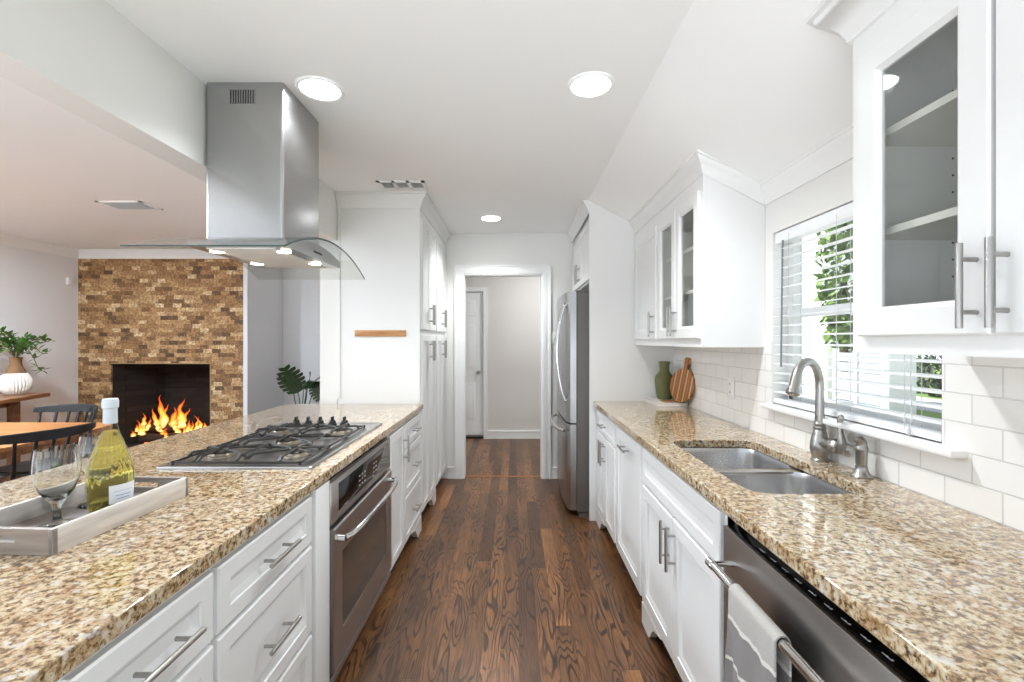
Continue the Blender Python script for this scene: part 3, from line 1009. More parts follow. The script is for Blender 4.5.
mb.box(FR, XK, 1.367, 1.371, 0.62, CB - 0.001); mb.box(FR, XK, 2.236, 2.240, 0.62, CB - 0.001)
mb.build('body', 'cab', t)
mb = MB(); mb.box(FR + 0.075, XK, 1.369, 2.238, 0, 0.10); mb.build('toe_kick', 'cab', t)
panel_mesh(PR, 1.385, 2.222, 0.690, 0.852, 0.018, 0.045).build('false_front', 'cab', t)
door(t, PR, 1.385, 1.800, 0.115, 0.676, 1.770, 0.565, L=0.17)
door(t, PR, 1.808, 2.222, 0.115, 0.676, 1.838, 0.565, L=0.17)
bracket_foot(t, 1.95, 2.238, FR - 0.016, FR + 0.02)

# dishwasher
DY0, DY1 = 0.655, 1.362
t = thing('dishwasher', (0.93, 1.0, 0), 'stainless dishwasher with bar handle and black top controls, at bottom right', 'dishwasher')
mb = MB(); mb.box(0.662, 1.19, DY0, DY1, 0.10, 0.868); mb.box(0.70, 1.19, DY0, DY1, 0.0, 0.10); mb.build('tub', 'blackgloss', t)
mb = MB(); mb.box(0.616, 0.628, DY0 + 0.004, DY1 - 0.004, 0.105, 0.826, 0.003); mb.box(0.628, 0.660, DY0 + 0.004, DY1 - 0.004, 0.105, 0.812)
df = mb.build('door_panel', 'steeld', t)
mb = MB(); mb.box(0.628, 0.660, DY0 + 0.004, DY1 - 0.004, 0.812, 0.825, 0.001); cs = mb.build('control_strip', 'blackgloss', df)
for k in range(9):
    yy = DY1 - 0.16 - k * 0.05
    mb = MB()
    mb.box(0.640, 0.6415, yy - 0.022, yy, 0.8248, 0.8256)
    mb.box(0.6415, 0.644, yy - 0.022, yy - 0.018, 0.8248, 0.8256); mb.box(0.6415, 0.643, yy - 0.012, yy - 0.008, 0.8248, 0.8256)
    mb.build('control_mark', 'marks', cs)
HX, HZ = 0.556, 0.740
mb = MB()
mb.cyl((HX, DY1 - 0.050, HZ), (HX, DY0 + 0.05, HZ), 0.0115, 20)
for yy in (DY1 - 0.065, DY0 + 0.065): mb.cyl((HX, yy, HZ), (0.617, yy, HZ), 0.008, 12)
for yy in (DY1 - 0.065, DY0 + 0.065): mb.cyl((HX, yy - 0.014, HZ), (HX, yy + 0.014, HZ), 0.0138, 20)
mb.build('handle', 'chrome', df)

# towel over the handle
def towel():
    rnd = random.Random(5)
    rows = []
    s_pts = []
    rr = 0.0175
    Lf, Lb = 0.36, 0.30
    N = 14
    for k in range(N + 1): s_pts.append(('b', -Lb + Lb * k / N))
    for k in range(1, 9): s_pts.append(('t', k / 9 * PI))
    for k in range(N * 2 + 1): s_pts.append(('f', Lf * k / (N * 2)))
    ys = [1.158 - (1.158 - 0.953) * j / 26 for j in range(27)]
    for typ, s in s_pts:
        row = []
        for j, y in enumerate(ys):
            if typ == 'b':
                d = -s
                p = (HX + rr + 0.003 * math.sin(y * 60) * d / Lb, y, HZ + s)
            elif typ == 't':
                p = (HX + rr * math.cos(s), y, HZ + rr * math.sin(s))
            else:
                amp = min(1, s / 0.2)
                wav = 0.007 * math.sin(y * 70 + 1.0) * amp + 0.004 * math.sin(y * 140 + s * 12) * amp
                yy = y + 0.010 * amp * math.sin(j / 26 * PI * 2)
                p = (HX - rr - 0.004 * amp - wav, yy, HZ - s)
            row.append(p)
        rows.append(row)
    mb = MB(); mb.sheet(rows, 0.004)
    tt = NT('striped_towel')
    x, y, z = tt.xyz()
    n = tt.noise(tt.obj(), 260, 3, 0.7)
    n2 = tt.noise(tt.obj(), 40, 3, 0.6)
    # z measured from the lower hem of the towel (origin at its lowest point)
    zz = tt.m('MULTIPLY_ADD', tt.m('SUBTRACT', n2, 0.5), 0.010, z)
    light, dark, wht = S(184, 180, 174), S(138, 133, 131), S(228, 223, 214)
    q = lambda h: h / 0.40
    col = tt.ramp(tt.m('DIVIDE', zz, 0.40), [(0.0, dark), (q(0.036), wht), (q(0.046), dark), (q(0.190), wht), (q(0.200), dark), (q(0.292), wht), (q(0.302), light)], 'CONSTANT')
    col = tt.mix(tt.m('MULTIPLY', n, 0.35), col, S(110, 108, 110))
    tt.set(Base_Color=col, Roughness=0.95)
    tt.bump(n, 0.6, 0.003)
    o = mb.build('dish_towel', tt.mat)
    return tag(o, 'grey dish towel with thin white stripes hung over the dishwasher handle', 'towel')
towel()

# ------------------------------------------------------------------ sink, faucet, sprayer
t = thing('kitchen_sink', ((SX0 + SX1) / 2, (SY0 + SY1) / 2, 0.66), 'double-bowl stainless undermount sink in the granite counter below the window', 'sink')
YD = 1.765
def bowl(y0, y1, depth, name):
    mb = MB()
    loops = []
    top = CB - 0.003
    for ins, z, r in ((-0.012, top, 0.075), (0.0, top, 0.07), (0.004, top - 0.02, 0.07), (0.012, top - depth + 0.04, 0.07), (0.022, top - depth + 0.012, 0.065), (0.045, top - depth, 0.05), (0.12, top - depth - 0.004, 0.02)):
        loops.append([(p[0], p[1], z) for p in rrect(SX0 - 0.006 + ins, SX1 + 0.006 - ins, y0 + ins, y1 - ins, r, 8)])
    mb.loft(loops, False, True)
    bmesh.ops.reverse_faces(mb.bm, faces=mb.bm.faces[:])
    b = mb.build(name, 'sinksteel', t)
    mb = MB()
    c = ((SX0 + SX1) / 2, (y0 + y1) / 2, top - depth - 0.004)
    mb.lathe([(0.0, 0.001), (0.028, 0.001), (0.032, 0.004), (0.042, 0.005), (0.044, 0.001)], c, 28)
    mb.build('drain', 'chrome', b)
bowl(SY0 - 0.006, YD - 0.012, 0.19, 'bowl')
bowl(YD + 0.012, SY1 + 0.006, 0.20, 'bowl')
mb = MB(); mb.box(SX0 - 0.012, SX1 + 0.012, YD - 0.022, YD + 0.022, CB - 0.012, CB - 0.0022, 0.003); mb.build('divider', 'sinksteel', t)

FX, FY = 1.165, 1.756
t = thing('kitchen_faucet', (FX, FY, CT), 'brushed nickel gooseneck faucet with side lever behind the sink', 'faucet')
mb = MB()
mb.lathe([(r_ * 0.9, h_) for r_, h_ in [(0, 0), (0.033, 0), (0.034, 0.006), (0.030, 0.010), (0.030, 0.020), (0.034, 0.028), (0.037, 0.045), (0.036, 0.062), (0.031, 0.085), (0.025, 0.108), (0.022, 0.118),
          (0.0245, 0.121), (0.0245, 0.128), (0.021, 0.131), (0.021, 0.138), (0.023, 0.141), (0.020, 0.148), (0.0165, 0.155), (0, 0.155)]], (FX, FY, CT), 36)
mb.build('faucet_body', 'nickel', t)
mb = MB()
ang = math.radians(180 + 33)
dv = Vector((math.cos(ang), math.sin(ang), 0))
R = 0.094
zb = CT + 0.155
zs = CT + 0.286
pts = [Vector((FX, FY, zb - 0.01)), Vector((FX, FY, zb + 0.04)), Vector((FX, FY, zb + 0.09))]
for k in range(0, 19):
    a = PI - k / 18 * math.radians(162)
    pts.append(Vector((FX, FY, zs)) + dv * (R + R * math.cos(a)) + Vector((0, 0, R * math.sin(a))))
last = pts[-1]; dd = (pts[-1] - pts[-2]).normalized()
pts += [last + dd * 0.03]
rad = [0.0165, 0.0155, 0.015] + [0.0148] * 14 + [0.0150, 0.0155, 0.016, 0.0165, 0.017, 0.0175]
mb.tube(pts, rad[:len(pts)], 18)
e = pts[-1]
mb.tube([e - dd * 0.002, e + dd * 0.004, e + dd * 0.008, e + dd * 0.022, e + dd * 0.026], [0.0175, 0.021, 0.021, 0.0225, 0.018], 18)
mb.build('spout', 'nickel', t)
mb = MB()
hd = Vector((0.10, -1, 0)).normalized()
c0 = Vector((FX, FY, CT + 0.072))
mb.tube([c0 + hd * 0.02, c0 + hd * 0.05, c0 + hd * 0.056, c0 + hd * 0.085, c0 + hd * 0.094, c0 + hd * 0.098], [0.022, 0.022, 0.026, 0.026, 0.020, 0.006], 20)
mb.build('lever_hub', 'nickel', t)
mb = MB()
L0 = c0 + hd * 0.098
mb.tube([L0 + Vector((0, 0, -0.022)), L0 + Vector((0, -0.004, 0.0)), L0 + Vector((0, -0.006, 0.03)), L0 + Vector((0, 0.000, 0.06)), L0 + Vector((0, 0.004, 0.085)), L0 + Vector((0, -0.003, 0.108)), L0 + Vector((0, -0.008, 0.116))],
        [0.010, 0.0155, 0.0125, 0.0085, 0.0085, 0.011, 0.006], 14)
mb.build('lever', 'nickel', t)

PX, PY = 1.165, 1.545
t = thing('side_sprayer', (PX, PY, CT), 'short brushed nickel side sprayer standing right of the faucet', 'sprayer')
mb = MB()
mb.lathe([(0, 0), (0.030, 0), (0.031, 0.004), (0.026, 0.010), (0.020, 0.020), (0.0175, 0.030), (0.0175, 0.036), (0, 0.036)], (PX, PY, CT), 28)
mb.build('base', 'nickel', t)
mb = MB()
mb.lathe([(0, 0.034), (0.0135, 0.034), (0.0165, 0.045), (0.0175, 0.085), (0.0195, 0.090), (0.0195, 0.098), (0.0175, 0.104), (0, 0.104)], (PX, PY, CT), 28)
q = Vector((PX, PY, CT + 0.100))
sd = Vector((-0.9, -0.1, 0)).normalized()
mb.tube([q, q + Vector((0, 0, 0.014)), q + Vector((0, 0, 0.025)) + sd * 0.008, q + Vector((0, 0, 0.031)) + sd * 0.022, q + Vector((0, 0, 0.032)) + sd * 0.030, q + Vector((0, 0, 0.032)) + sd * 0.038],
        [0.0172, 0.0165, 0.0150, 0.0130, 0.0165, 0.0165], 18)
mb.build('spray_head', 'nickel', t)

# wall plates
def plate(name, c, w, h, axis, label, cat, slots):
    mb = MB()
    if axis == 'x': mb.box(c[0] - 0.006, c[0], c[1] - w / 2, c[1] + w / 2, c[2] - h / 2, c[2] + h / 2, 0.002)
    else: mb.box(c[0] - w / 2, c[0] + w / 2, c[1] - 0.006, c[1], c[2] - h / 2, c[2] + h / 2, 0.002)
    root = thing(name, c, label, cat)
    mb.build('cover_plate', 'plastic', root)
    mb = MB()
    if axis == 'x': mb.box(c[0] - 0.009, c[0] - 0.005, c[1] - w * 0.23, c[1] + w * 0.23, c[2] - h * 0.29, c[2] + h * 0.29, 0.001)
    else: mb.box(c[0] - w * 0.1, c[0] + w * 0.1, c[1] - 0.012, c[1] - 0.005, c[2] - 0.010, c[2] + 0.010, 0.001)
    f = mb.build('receptacle' if slots else 'toggle', 'plastic', root)
    if slots:
        for s in (-0.2, 0.2):
            for q in (-0.07, 0.07):
                mb = MB(); mb.box(c[0] - 0.0094, c[0] - 0.0088, c[1] + q * w - 0.0015, c[1] + q * w + 0.0015, c[2] + s * h - 0.005, c[2] + s * h + 0.005)
                mb.build('slot', 'dark', f)
plate('wall_outlet', (TX, 2.57, 1.106), 0.075, 0.118, 'x', 'white electrical outlet on the tile left of the window', 'outlet', True)
plate('light_switch', (0.396, YE, 1.40), 0.072, 0.116, 'y', 'white switch plate on the end wall beside the fridge', 'switch', False)
# ------------------------------------------------------------------ upper cabinets on the right
UF = 0.916            # face frame plane
PU = on_right(UF)
UZ0, UZ1 = 1.337, 2.178
def upper(name, y0, y1, openings, label, shelves, far_end):
    """hollow cabinet with a face frame; openings: list of (u0,u1)"""
    t = thing(name, (1.07, (y0 + y1) / 2, UZ0), label, 'cabinet')
    xb = XW - 0.001
    zt = 2.19
    def topz(x): return min(zc(x) - 0.002, 2.30)
    mb = MB()
    for yy in (y0, y1 - 0.018):
        mb.prism([(UF + 0.02, UZ0), (xb, UZ0), (xb, topz(xb)), (UF + 0.02, topz(UF + 0.02))], 'y', yy, yy + 0.018)
    mb.box(xb - 0.008, xb, y0 + 0.018, y1 - 0.018, UZ0, 2.08)
    mb.box(UF + 0.02, xb, y0 + 0.018, y1 - 0.018, UZ0 + 0.022, UZ0 + 0.04)
    mb.prism([(UF + 0.02, 2.175), (UF + 0.02, 2.19), (xb, topz(xb) - 0.008), (xb, topz(xb) - 0.023)], 'y', y0 + 0.018, y1 - 0.018)
    # face frame
    cuts = sorted(openings)
    edge = y0
    for a, b in cuts:
        mb.box(UF, UF + 0.02, edge, a + 0.02, UZ0, topz(UF))
        edge = b - 0.02
    mb.box(UF, UF + 0.02, edge, y1, UZ0, topz(UF))
    for a, b in cuts:
        mb.box(UF, UF + 0.02, a + 0.02, b - 0.02, UZ0, 1.40)
        mb.box(UF, UF + 0.02, a + 0.02, b - 0.02, 2.085, topz(UF))
    mb.build('body', 'cab', t)
    for z in shelves:
        mb = MB(); mb.box(UF + 0.026, xb - 0.010, y0 + 0.019, y1 - 0.019, z - 0.018, z); mb.build('shelf', 'cabin', t)
    for z in [1.54 + 0.045 * k for k in range(12)]:
        for x in (UF + 0.06, xb - 0.05):
            mb = MB(); mb.cyl((x, y1 - 0.0175, z), (x, y1 - 0.0192, z), 0.0030, 8); mb.build('shelf_pin_hole', 'dark', t)
    return t
DZ0, DZ1 = 1.380, 2.108
ty0, ty1 = 2.235, 3.496
t = upper('glass_front_cabinet', ty0, ty1, [(2.25, 2.90), (2.93, 3.44)], 'white upper cabinet left of the window with two glass doors and a solid one', (1.64, 1.87), True)
door(t, PU, 2.255, 2.572, DZ0, DZ1, 2.553, 1.475, glass=True, fr=0.054)
door(t, PU, 2.580, 2.896, DZ0, DZ1, 2.602, 1.475, glass=True, fr=0.054)
door(t, PU, 2.935, 3.440, DZ0, DZ1, 2.965, 1.475, fr=0.056)
mb = MB(); mb.box(UF + 0.02, XW - 0.02, 2.908, 2.926, UZ0 + 0.04, 2.06); mb.build('partition', 'cabin', t)
ZF = 2.285
cz = lambda x: min(zc(x), 9) - 0.004
mb = MB()
zfr = zc(UF - 0.05) - 0.001
sweep(mb, [(XW - 0.01, ty0, ZT), (UF, ty0, zfr), (UF, ty1, zfr)][::-1], UCROWN)
struct(mb.build('trim_upper_crown', 'cab'))
ny0, ny1 = 0.30, 1.245
t = upper('glass_front_cabinet', ny0, ny1, [(0.52, 1.205)], 'white upper cabinet right of the window, close to the camera, with a large glass door', (1.655, 1.905), True)
door(t, PU, 0.871, 1.209, DZ0, DZ1, 0.894, 1.475, glass=True, fr=0.060, L=0.165)
door(t, PU, 0.525, 0.862, DZ0, DZ1, 0.838, 1.475, glass=False, fr=0.060, L=0.165)
mb = MB(); mb.box(UF + 0.032, UF + 0.085, ny1 - 0.028, ny1 - 0.018, 1.425, 1.447, 0.002); mb.cyl((UF + 0.048, ny1 - 0.028, 1.436), (UF + 0.048, ny1 - 0.031, 1.436), 0.006, 12)
mb.build('hinge', 'chrome', t)
mb = MB()
zfn = zc(UF - 0.078) - 0.002
sweep(mb, [(UF, ny0, zfn), (UF, ny1, zfn), (XW - 0.01, ny1, zc(XW - 0.078) + 0.012)][::-1], CROWN)
struct(mb.build('trim_upper_crown', 'cab'))

# ------------------------------------------------------------------ fridge alcove
PF0 = 0.571
mb = MB()
mb.prism([(PF0, 0.0), (XW - 0.001, 0.0), (XW - 0.001, zc(XW) - 0.002), (PF0, zc(PF0) - 0.002)], 'y', 3.500, 3.522)
fp = mb.build('fridge_end_panel', 'cab')
tag(fp, 'tall plain white panel between the fridge and the right counter', 'panel')
t = thing('over_fridge_cabinet', (0.9, 4.05, 1.83), 'white cabinet above the fridge with a small door', 'cabinet')
mb = MB()
mb.prism([(PF0 + 0.018, 1.83), (XW - 0.002, 1.83), (XW - 0.002, zc(XW) - 0.003), (PF0 + 0.018, zc(PF0 + 0.018) - 0.003)], 'y', 3.523, 4.578)
mb.build('body', 'cab', t)
PF = on_right(PF0 + 0.018)
door(t, PF, 3.545, 4.045, 1.845, 2.30, 4.010, 1.95)
door(t, PF, 4.055, 4.555, 1.845, 2.30, 4.090, 1.95)
mb = MB()
sweep(mb, [(PF0, 3.500, H - 0.001), (PF0, 4.578, H - 0.001)][::-1], UCROWN)
struct(mb.build('trim_fridge_crown', 'cab'))

t = thing('refrigerator', (0.8, 3.98, 0), 'stainless bottom-freezer refrigerator with a long bowed handle, beside the hall doorway', 'refrigerator')
RY0, RY1 = 3.552, 4.432
mb = MB(); mb.box(0.482, 1.17, RY0 + 0.004, RY1 - 0.004, 0.045, 1.742, 0.006); mb.box(0.50, 1.15, RY0 + 0.02, RY1 - 0.02, 0.0, 0.05); mb.build('cabinet_body', 'fridgeside', t)
def rdoor(name, z0, z1):
    mb = MB()
    pts = []
    n = 14
    pts.append((0.478, RY0)); 
    for k in range(n + 1):
        s = k / n
        y = RY0 + (RY1 - RY0) * s
        e = min(s, 1 - s) * (RY1 - RY0)
        rr = 0.02
        edge = 0.0 if e > rr else rr - math.sqrt(max(0, rr * rr - (rr - e) ** 2))
        pts.append((0.412 - 0.016 * math.sin(PI * s) + edge, y))
    pts.append((0.478, RY1))
    mb.prism(pts, 'z', z0, z1)
    return mb.build(name, 'steelz', t)
ud = rdoor('fridge_door', 0.735, 1.752)
ld = rdoor('freezer_drawer', 0.062, 0.722)
for ya in (RY0 + 0.02, RY1 - 0.10):
    mb = MB(); mb.box(0.47, 0.60, ya, ya + 0.08, 1.742, 1.762, 0.004); mb.build('hinge_cover', 'fridgeside', t)
mb = MB()
pts = []
for k in range(27):
    s = k / 26
    z = 0.90 + 0.75 * s
    pts.append((0.405 - 0.008 - 0.062 * math.sin(PI * s) ** 0.8, RY0 + 0.075, z))
mb.tube(pts, [0.010 + 0.004 * math.sin(PI * k / 26) for k in range(27)], 14)
for p in (pts[0], pts[-1]): mb.cyl((0.412, p[1], p[2]), (p[0], p[1], p[2]), 0.011, 12)
mb.build('handle', 'chrome', ud)
mb = MB()
pts = []
for k in range(27):
    s = k / 26
    y = RY0 + 0.06 + (RY1 - RY0 - 0.12) * s
    pts.append((0.402 - 0.010 - 0.068 * math.sin(PI * s) ** 0.6, y, 0.665))
mb.tube(pts, 0.0135, 14)
mb.build('handle', 'chrome', ld)
mb = MB()
mb.lathe([(0, 0), (0.018, 0), (0.018, 0.003), (0, 0.004)], (0.398, RY0 + 0.17, 1.665), 20, Matrix.Rotation(-PI / 2, 4, 'Y'))
mb.build('badge', 'chrome', ud)

# ------------------------------------------------------------------ blind
BXC = 1.243
t = thing('window_blind', (BXC, (WY0 + WY1) / 2, WZ0), 'white slatted blind, slats open, in the kitchen window', 'blind')
mb = MB(); mb.box(1.226, 1.275, WY0 + 0.006, WY1 - 0.006, WZ1 - 0.055, WZ1 - 0.004, 0.003); mb.build('headrail', 'blind', t)
mb = MB()
zz = WZ1 - 0.085
zs_ = []
while zz > WZ0 + 0.045:
    zs_.append(zz); zz -= 0.0440
for k in zs_:
    mb.box(BXC - 0.025, BXC + 0.025, WY0 + 0.008, WY1 - 0.008, k - 0.0014, k + 0.0014, rot=Matrix.Rotation(math.radians(-6), 3, 'Y'))
mb.build('slats', 'blind', t)
mb = MB(); mb.box(BXC - 0.026, BXC + 0.026, WY0 + 0.008, WY1 - 0.008, WZ0 + 0.004, WZ0 + 0.026, 0.003); mb.build('bottom_rail', 'blind', t)
mb = MB()
for y in (WY0 + 0.13, (WY0 + WY1) / 2, WY1 - 0.13):
    for dx in (-0.027, 0.027):
        mb.cyl((BXC + dx, y, WZ0 + 0.02), (BXC + dx, y, WZ1 - 0.03), 0.0012, 6)
mb.build('ladder_cords', 'cord', t)
mb = MB(); mb.cyl((1.214, WY1 - 0.075, 1.25), (1.222, WY1 - 0.075, WZ1 - 0.05), 0.0042, 8); mb.build('tilt_wand', 'wand', t)
mb = MB()
yc = WY0 + 0.10
mb.tube([(1.212, yc, WZ1 - 0.06), (1.211, yc - 0.004, 1.5), (1.213, yc + 0.004, 1.25), (1.211, yc - 0.002, 1.13), (1.205, yc, 1.105)], 0.0015, 6)
mb.lathe([(0, 0), (0.006, 0.002), (0.004, 0.022), (0, 0.025)], (1.205, yc, 1.08), 12)
mb.build('pull_cord', 'cord', t)

# ------------------------------------------------------------------ range hood
t = thing('range_hood', (-1.10, 2.04, 1.70), 'stainless island range hood with tall chimney and curved glass canopy over the cooktop', 'range hood')
CX0, CX1, CY0, CY1 = -1.281, -0.958, 1.904, 2.262
mb = MB()
mb.prism(rrect(CX0, CX1, CY0, CY1, 0.014, 5), 'z', 1.79, H - 0.001)
ch = mb.build('chimney', 'steelz', t)
mb = MB()
mb.box(-1.178, -1.075, CY0 - 0.0012, CY0 + 0.004, 2.352, 2.408); mb.build('vent_slots', 'dark', ch)
mb = MB()
for k in range(11):
    x = -1.178 + 0.103 * k / 10
    mb.box(x - 0.0022, x + 0.0022, CY0 - 0.0022, CY0 + 0.002, 2.350, 2.410)
mb.build('vent_bars', 'steelz', ch)
GY0, GY1, GX0, GX1 = 1.60, 2.46, -1.372, -0.800
def arch(y):
    s = (y - (GY0 + GY1) / 2) / ((GY1 - GY0) / 2)
    return 1.702 + 0.100 * (1 - abs(s) ** 2.0)
ysn = [GY0 + (GY1 - GY0) * k / 30 for k in range(31)]
mb = MB()
mb.prism([(y, arch(y)) for y in ysn] + [(y, arch(y) - 0.007) for y in reversed(ysn)], 'x', GX0, GX1 - 0.002)
gl = mb.build('glass_canopy', 'hoodglass', t, sharp=60)
mb = MB()
for xa, xb in ((GX1 - 0.002, GX1),):
    mb.prism([(y, arch(y)) for y in ysn] + [(y, arch(y) - 0.007) for y in reversed(ysn)], 'x', xa, xb)
mb.box(GX0, GX1, GY0 - 0.001, GY0, arch(GY0) - 0.005, arch(GY0))
mb.build('glass_edge', 'hoodedge', gl)
BY0, BY1, BX0, BX1 = 1.745, 2.285, -1.246, -0.868
HZb = 1.728
ysb = [BY0 + (BY1 - BY0) * k / 20 for k in range(21)]
mb = MB()
mb.prism([(y, max(HZb + 0.004, arch(y) - 0.0085)) for y in ysb] + [(BY1, HZb), (BY0, HZb)], 'x', BX0, BX1)
hb = mb.build('hood_body', 'steely', t)
mb = MB()
mb.box(BX0 + 0.055, BX1 - 0.055, BY0 + 0.03, BY1 - 0.03, HZb - 0.004, HZb + 0.001, 0.001)
mb.build('grease_filter', plain('filter_mesh', S(228, 225, 221), 0.5, 0.1, 0.1, 200), hb)
mb = MB()
for k in range(4): mb.box(BX1 - 0.002, BX1 + 0.0015, 1.99 + k * 0.022, 2.005 + k * 0.022, 1.752, 1.760)
mb.build('control_buttons', 'dark', hb)
for x in (-1.192, -0.925):
    for y in (1.845, 2.13):
        mb = MB(); mb.lathe([(0.0, -0.0045), (0.026, -0.0045), (0.026, 0.0), (0, 0)], (x, y, HZb), 24)
        lp = mb.build('hood_lamp', 'hoodlamp', hb)

# ------------------------------------------------------------------ cooktop
QX0, QX1, QY0, QY1 = -1.277, -0.722, 1.632, 2.525
t = thing('gas_cooktop', ((QX0 + QX1) / 2, (QY0 + QY1) / 2, CT), 'stainless five-burner gas cooktop with black grates set in the peninsula counter', 'cooktop')
mb = MB()
loops = []
for ins, z in ((0, CT), (0, CT + 0.006), (0.002, CT + 0.009), (0.014, CT + 0.0095), (0.020, CT + 0.0065), (0.05, CT + 0.006)):
    loops.append([(p[0], p[1], z) for p in rrect(QX0 + ins, QX1 - ins, QY0 + ins, QY1 - ins, 0.012, 4)])
mb.loft(loops)
mb.build('steel_tray', 'steely', t)
burn = [(-1.145, 1.80, 0.042), (-0.855, 1.80, 0.036), (-1.0, 2.02, 0.052), (-1.145, 2.25, 0.036), (-0.855, 2.25, 0.042)]
for x, y, r in burn:
    mb = MB(); mb.lathe([(0, 0), (r + 0.012, 0), (r + 0.010, 0.005), (r, 0.008), (r * 0.92, 0.014), (0, 0.014)], (x, y, CT + 0.007), 28)
    b = mb.build('burner', 'brass', t)
    mb = MB(); mb.lathe([(0, 0.014), (r * 0.86, 0.014), (r * 0.90, 0.018), (r * 0.7, 0.022), (0, 0.023)], (x, y, CT + 0.007), 28); mb.build('burner_cap', 'iron', b)
def grate(y0, y1, cents):
    mb = MB()
    x0, x1 = QX0 + 0.035, QX1 - 0.050
    z0, z1 = CT + 0.012, CT + 0.040
    w = 0.0042
    # low frame
    for (a, b, c, d) in ((x0, x1, y0, y0 + 2 * w), (x0, x1, y1 - 2 * w, y1), (x0, x0 + 2 * w, y0, y1), (x1 - 2 * w, x1, y0, y1)):
        mb.box(a, b, c, d, z0, z0 + 0.008, 0.002)
    # arched fingers towards the burners
    def finger(p, q):
        p = Vector((p[0], p[1], z0 + 0.006)); q = Vector((q[0], q[1], z1 - 0.004))
        m = p.lerp(q, 0.28); m.z = z1 - 0.006
        mb.tube([p, p.lerp(m, 0.5) + Vector((0, 0, 0.006)), m, q], [0.0062, 0.0056, 0.0052, 0.0045], 8)
    for (cx, cy, r) in cents:
        for a in range(6):
            th = a * PI / 3 + PI / 6
            dx, dy = math.cos(th), math.sin(th)
            # out to the frame
            k = 10
            if dx > 1e-6: k = min(k, (x1 - w - cx) / dx)
            if dx < -1e-6: k = min(k, (x0 + w - cx) / dx)
            if dy > 1e-6: k = min(k, (y1 - w - cy) / dy)
            if dy < -1e-6: k = min(k, (y0 + w - cy) / dy)
            k = min(k, 0.165)
            finger((cx + dx * k, cy + dy * k), (cx + dx * 0.022, cy + dy * 0.022))
    for x in (x0 + 0.08, (x0 + x1) / 2, x1 - 0.08):
        mb.tube([(x, y0 + w, z0 + 0.008), (x, y0 + 0.03, z1 - 0.006), (x, (y0 + y1) / 2, z1 - 0.005), (x, y1 - 0.03, z1 - 0.006), (x, y1 - w, z0 + 0.008)], 0.0048, 8)
    for (a, b) in ((x0, y0), (x1 - 2 * w, y0), (x0, y1 - 2 * w), (x1 - 2 * w, y1 - 2 * w)):
        mb.box(a, a + 2 * w, b, b + 2 * w, CT + 0.0074, z0 + 0.01)
    mb.build('grate', 'iron', t)
grate(1.662, 1.915, burn[:2])
grate(1.918, 2.122, burn[2:3])
grate(2.125, 2.380, burn[3:])
for k in range(5):
    x = -1.168 + k * 0.0645
    y = 2.462
    mb = MB()
    mb.lathe([(0, 0), (0.024, 0), (0.0235, 0.006), (0.018, 0.010), (0.016, 0.022), (0.014, 0.025), (0, 0.025)], (x, y, CT + 0.0075), 24)
    kb = mb.build('knob', 'black', t)
    mb = MB(); mb.box(x - 0.0045, x + 0.0045, y - 0.017, y + 0.017, CT + 0.030, CT + 0.052, 0.0035); mb.build('knob_grip', 'chrome' if False else 'black', kb)

# ------------------------------------------------------------------ tray, glasses and bottle
TXc, TYc = -1.098, 1.172
RZ = Matrix.Rotation(math.radians(-3.0), 4, 'Z')
def rot_mb(mb):
    bmesh.ops.transform(mb.bm, matrix=Matrix.Translation((TXc, TYc, 0)) @ RZ @ Matrix.Translation((-TXc, -TYc, 0)), verts=mb.bm.verts[:])
    return mb
t = thing('serving_tray', (TXc, TYc, CT), 'whitewashed wooden serving tray with cut-out handles on the peninsula counter', 'tray')
a0, a1, b0, b1 = TXc - 0.128, TXc + 0.128, TYc - 0.19, TYc + 0.19
mb = MB(); mb.box(a0 + 0.006, a1 - 0.006, b0 + 0.006, b1 - 0.006, CT + 0.001, CT + 0.010)
rot_mb(mb).build('tray_bottom', 'trayin', t)
th = 0.011
zt = CT + 0.056
for (xa, xb) in ((a0, a0 + th), (a1 - th, a1)):
    mb = MB(); mb.box(xa, xb, b0, b1, CT + 0.0005, zt, 0.001); rot_mb(mb).build('side_rail', 'trayout', t)
for (ya, yb) in ((b0, b0 + th), (b1 - th, b1)):
    mb = MB()
    mb.box(a0, TXc - 0.042, ya, yb, CT + 0.0005, zt - 0.0005, 0.0)
    mb.box(TXc + 0.042, a1, ya, yb, CT + 0.0005, zt - 0.0005, 0.0)
    mb.box(TXc - 0.042, TXc + 0.042, ya, yb, CT + 0.0005, CT + 0.026)
    mb.box(TXc - 0.042, TXc + 0.042, ya, yb, CT + 0.041, zt - 0.0005)
    rot_mb(mb).build('end_rail', 'trayend', t)

